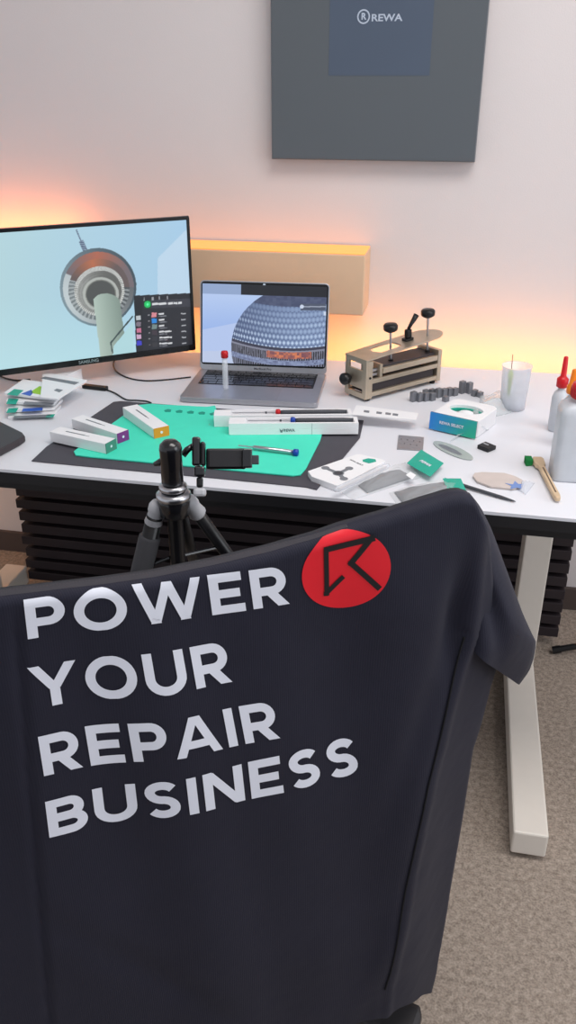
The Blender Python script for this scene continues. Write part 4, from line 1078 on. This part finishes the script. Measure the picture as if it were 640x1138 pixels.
# left sleeve, beyond the picture edge, hangs the same way
sl0 = interp(sL, 0)
bm = bmesh.new(); G = []
for side in (1, -1):
    g = []
    for j in range(13):
        t = j/12; row = []
        for i in range(9):
            u = i/8; s = sl0+.004-.085*u*(.3+.7*t)-.01*t; z = interp(ztab, sl0)-.012-.16*t-.05*u+.02*t*u
            e = sqrt(max(0, 1-(2*u-1)**2)); row.append(bm.verts.new(SC0+SU*s+SN*(-.03+side*.022*e*min(1, .2+t))+Vector((0, 0, z))))
        g.append(row)
    G.append(g)
for g in G:
    for j in range(12):
        for i in range(8): bm.faces.new((g[j][i], g[j][i+1], g[j+1][i+1], g[j+1][i]))
for j in range(12):
    for i in (0, 8): bm.faces.new((G[0][j][i], G[0][j+1][i], G[1][j+1][i], G[1][j][i]))
obj('sleeve', bm, M['fabric'], shirt, smooth=True)
# ribbed band along the folded top edge; paler tone paints light caught there
bm = bmesh.new(); V = []
sa, sb = ztop[0][0]-.05, ztop[7][0]; n = 260
for i in range(n+1):
    q = sa+(sb-sa)*i/n; zt = interp(ztab, q); rb = .0007*(i % 2)
    w_ = min(1, (n-i)/60)
    row = [SP(q, zt-.0008, .0002), SC0+SU*q+SN*(-RAD)+Vector((0, 0, zt+.0008+rb)), SC0+SU*q+SN*(-RAD-.0045*w_)+Vector((0, 0, zt+.0006+rb)), SC0+SU*q+SN*(-RAD-.0065*w_)+Vector((0, 0, zt-.002))]
    V.append([bm.verts.new(p) for p in row])
for a, b in zip(V, V[1:]):
    for k in range(3): bm.faces.new((a[k], b[k], b[k+1], a[k+1]))
obj('ribbed_band', bm, mat('rib_lit_tone', (56, 54, 60), .85), shirt, smooth=True)
# side seam thread
pts = [SP(*sp_of(*p), .0013) for p in seam_px]; fine = []
for a, b in zip(pts, pts[1:]):
    for k in range(8):
        q = a.lerp(b, k/8); s = (q-SC0).dot(SU); fine.append(SP(s, q.z, .0013))
fine.append(pts[-1]); obj('side_seam', TB(fine, .0012, 6), M['stitch'], shirt)

# ---- lettering: strokes in glyph space, cap height 1, draped on the cloth
ST = .215
def arc(cx, cy, rx, ry, a0, a1, n=14):   # centreline arc
    return [(cx+rx*cos(radians(a0+(a1-a0)*k/n)), cy+ry*sin(radians(a0+(a1-a0)*k/n))) for k in range(n+1)]
h = ST/2
def bowl(x, yt, yb, rx): return [(0, yt)]+arc(x, (yt+yb)/2, rx, (yt-yb)/2, 90, -90)+[(0, yb)]
def G_(ch):
    """returns width, list of (centreline, half-width x/y) strokes"""
    if ch == 'P': return .80, [[(h, 0), (h, 1)], bowl(.46, 1-h, .30+h, .34-h)]
    if ch == 'R': return .84, [[(h, 0), (h, 1)], bowl(.47, 1-h, .31+h, .35-h), [(.42, .40), (.71, 0)]]
    if ch == 'O': return 1.10, [arc(.55, .5, .55-h, .53-h, 0, 360, 36)]
    if ch == 'W': return 1.46, [[(.10, 1), (.42, 0)], [(.40, 0), (.73, .98)], [(.73, .98), (1.06, 0)], [(1.04, 0), (1.36, 1)]]
    if ch == 'E': return .76, [[(h, 0), (h, 1)], [(0, 1-h*.9), (.74, 1-h*.9)], [(0, .5), (.68, .5)], [(0, h*.9), (.76, h*.9)]]
    if ch == 'Y': return .98, [[(.10, 1), (.49, .42)], [(.88, 1), (.49, .42)], [(.49, 0), (.49, .50)]]
    if ch == 'U': return .92, [[(h, 1), (h, .40)]+arc(.46, .40, .46-h, .42-h, 180, 360)+[(.92-h, 1)]]
    if ch == 'A': return 1.04, [[(.09, 0), (.50, 1)], [(.54, 1), (.95, 0)], [(.25, .30), (.79, .30)]]
    if ch == 'I': return .22, [[(h, 0), (h, 1)]]
    if ch == 'B': return .84, [[(h, 0), (h, 1)], bowl(.48, 1-h, .40+h, .31-h), bowl(.50, .60-h, h, .34-h)]
    if ch == 'N': return .92, [[(h, 0), (h, 1)], [(.92-h, 0), (.92-h, 1)], [(.12, .98), (.80, .02)]]
    if ch == 'S': return .80, [arc(.40, .72, .37-h, .29-h, 28, 180, 10)+arc(.40, .72, .37-h, .215, 180, 262, 6)[1:]+arc(.40, .29, .37-h, .215, 82, 0, 6)+arc(.40, .28, .37-h, .29-h, 0, -152, 10)[1:]]
def stroke_bm(bm, line, mapf, w=ST, step=.12, closed=False):
    # resample
    pts = [Vector((*line[0], 0))]
    for a, b in zip(line, line[1:]):
        a, b = Vector((*a, 0)), Vector((*b, 0)); n = max(1, int((b-a).length/step))
        for k in range(1, n+1): pts.append(a.lerp(b, k/n))
    pts = [p for i, p in enumerate(pts) if i == 0 or (p-pts[i-1]).length > .004]
    n = len(pts); L = []; cl = (pts[0]-pts[-1]).length < 1e-4
    for i in range(n):
        if cl: pa, pb = pts[i-1] if i else pts[n-2], pts[i+1] if i < n-1 else pts[1]
        else: pa, pb = pts[max(0, i-1)], pts[min(n-1, i+1)]
        t = (pb-pa).normalized(); nn = Vector((-t.y, t.x, 0))
        if 0 < i < n-1 or cl:
            t1 = (pts[i]-(pts[i-1] if i else pts[n-2])).normalized(); c = max(.55, abs(nn.dot(Vector((-t1.y, t1.x, 0))))); 
        else: c = 1
        L.append([mapf(*(pts[i]+nn*(w/2)*(1-2*k/4)/c).to_tuple()[:2]) for k in range(5)])
    V = [[bm.verts.new(p) for p in r] for r in L]
    for a, b in zip(V, V[1:]):
        for k in range(4): bm.faces.new((a[k], a[k+1], b[k+1], b[k]))
def text_line(word, TLp, TRp, BRp, BLp, gap=.17, off=.0009):
    q = [Vector((*sp_of(*p), 0)) for p in (BLp, BRp, TRp, TLp)]
    tot = sum(G_(c)[0] for c in word)+gap*(len(word)-1); x0 = 0; bm = bmesh.new()
    for c in word:
        w, strokes = G_(c)
        def mp(x, y, x0=x0):
            u = (x0+x)/tot; p = q[0].lerp(q[1], u).lerp(q[3].lerp(q[2], u), y); return SP(p.x, p.y, off)
        # clip letters with slanted strokes to the cap height
        def mpc(x, y): return mp(x, max(-.02, min(1.02, y)))
        for st in strokes:
            ww = ST*.93 if c in 'WAYN' and abs(st[0][0]-st[-1][0]) > .2 and len(st) == 2 else ST
            # extend slanted strokes a little so that their ends are cut flat
            if c in 'WAYNR' and len(st) == 2 and abs(st[0][0]-st[1][0]) > .1 and abs(st[0][1]-st[1][1]) > .2:
                a, b = Vector(st[0]), Vector(st[1]); e = (b-a).normalized()*.10
                lo0 = a-e if a.y in (0, 1) or c in 'WAN' else a; hi0 = b+e if b.y in (0, 1) or c in 'WAN' else b
                slant_stroke(bm, a, b, ww, mp); continue
            stroke_bm(bm, st, mpc, ww)
        x0 += w+gap
    o = obj('slogan_print', bm, M['print_w'], shirt, smooth=True, recalc=False)
    return o
def slant_stroke(bm, a, b, w, mp):
    """parallelogram with horizontal ends"""
    d = (b-a); hw = w/2*d.length/abs(d.y); n = 9; V = []
    for i in range(n+1):
        p = a.lerp(b, i/n); V.append([bm.verts.new(mp(p.x+hw*(1-2*k/4), p.y)) for k in range(5)])
    for r0, r1 in zip(V, V[1:]):
        for k in range(4): bm.faces.new((r0[k], r0[k+1], r1[k+1], r1[k]))
text_line('POWER', (26,667.5), (316,628), (322,671), (31,711))
text_line('YOUR', (31,743), (250,712), (258,757), (38,789))
text_line('REPAIR', (42,819), (303,778), (311,819), (49,863))
text_line('BUSINESS', (50,892), (397,821), (401,862), (55,932), gap=.15)
# round red logo
c = Vector((*sp_of(385, 635), 0)); eR = Vector((*sp_of(433, 626), 0))-c; eU = Vector((*sp_of(382, 591), 0))-c
bm = bmesh.new(); rings = [[bm.verts.new(SP(c.x, c.y, .0009))]]
for k in range(1, 15):
    f = k/14; rings.append([bm.verts.new(SP(*(c+eR*f*cos(2*pi*i/56)+eU*f*sin(2*pi*i/56)).to_tuple()[:2], .0009)) for i in range(56)])
for i in range(56): bm.faces.new((rings[0][0], rings[1][i], rings[1][(i+1) % 56]))
for a, b in zip(rings[1:], rings[2:]):
    for i in range(56): bm.faces.new((a[i], b[i], b[(i+1) % 56], a[(i+1) % 56]))
lo = obj('round_logo', bm, M['print_r'], shirt, smooth=True, recalc=False)
bm = bmesh.new()
def mpx(x, y): return SP(*sp_of(x, y), .0017)
def pxline(pts, w):
    stroke_bm(bm, pts, mpx, w, 2.0)
pxline([(382,641),(363,661)], 5); pxline([(364,663),(362,609)], 5.5); pxline([(360,611),(416,597)], 6.5); pxline([(414,595),(389,627)], 6); pxline([(388,624),(421,653)], 6.5)
for x, y in ((363,661),(362.5,610.5),(413.5,597.5),(389.5,626)): pxline([(x-2.6, y), (x+2.6, y)], 5.2)
obj('logo_arrow', bm, M['print_k'], lo, recalc=False)

# ------------------------------------------------------------------ light stand leg at the right edge
a = PZ(618, 722, .012)
b = a+Vector((.42, .02, .14))
ls = thing('light_stand', 'thin black stand whose leg rests on the carpet at the right edge', 'stand', (b.x, b.y, 0))
for k in range(3):
    an = atan2(a.y-b.y, a.x-b.x)+2*pi*k/3; rr2 = math.hypot(a.y-b.y, a.x-b.x); tipv = Vector((b.x+rr2*cos(an), b.y+rr2*sin(an), .012))
    if tipv.y > WY-.03: tipv = Vector((tipv.x, WY-.05, .012))
    lg = obj('leg', TB([tipv, tipv.lerp(b, .95)], .0085, 12), M['black'], ls)
    obj('rubber_tip', TB([tipv+(tipv-b).normalized()*.010, tipv+(b-tipv).normalized()*.012], .0105, 12), M['black'], lg)
obj('pole', TB([(b.x, b.y, .11), (b.x, b.y, 1.2)], .012, 14), M['black'], ls)
obj('hub', TB([(b.x, b.y, .12), (b.x, b.y, .17)], .02, 14), M['black'], ls)

# ------------------------------------------------------------------ light
def area(name, loc, target, sx, sy, power, col):
    l = bpy.data.lights.new(name, 'AREA'); l.shape = 'RECTANGLE'; l.size = sx; l.size_y = sy; l.energy = power; l.color = col
    o = bpy.data.objects.new(name, l); COL.objects.link(o); o.location = loc
    o.rotation_euler = (Vector(target)-Vector(loc)).to_track_quat('-Z', 'Y').to_euler(); return o
area('ceiling_panel', (.5, .9, 2.66), (.5, .9, 0), 1.6, .9, 26, (1, .97, .95))
area('window_daylight', (2.3, .6, 1.7), (-.3, 1.5, .8), 1.4, 1.4, 16, (.92, .96, 1))
pl = bpy.data.lights.new('warm_corner_fill', 'POINT'); pl.energy = 2.6; pl.color = (1, .58, .30); pl.shadow_soft_size = .08
plo = bpy.data.objects.new('warm_corner_fill', pl); COL.objects.link(plo); plo.location = (-1.75, 2.0, .45)  # unseen point light added to warm the wall under the desk's left end
w = bpy.data.worlds.new('room_ambient'); SC.world = w; w.use_nodes = True
bg = w.node_tree.nodes['Background']; bg.inputs[0].default_value = (.80, .84, .92, 1); bg.inputs[1].default_value = .62
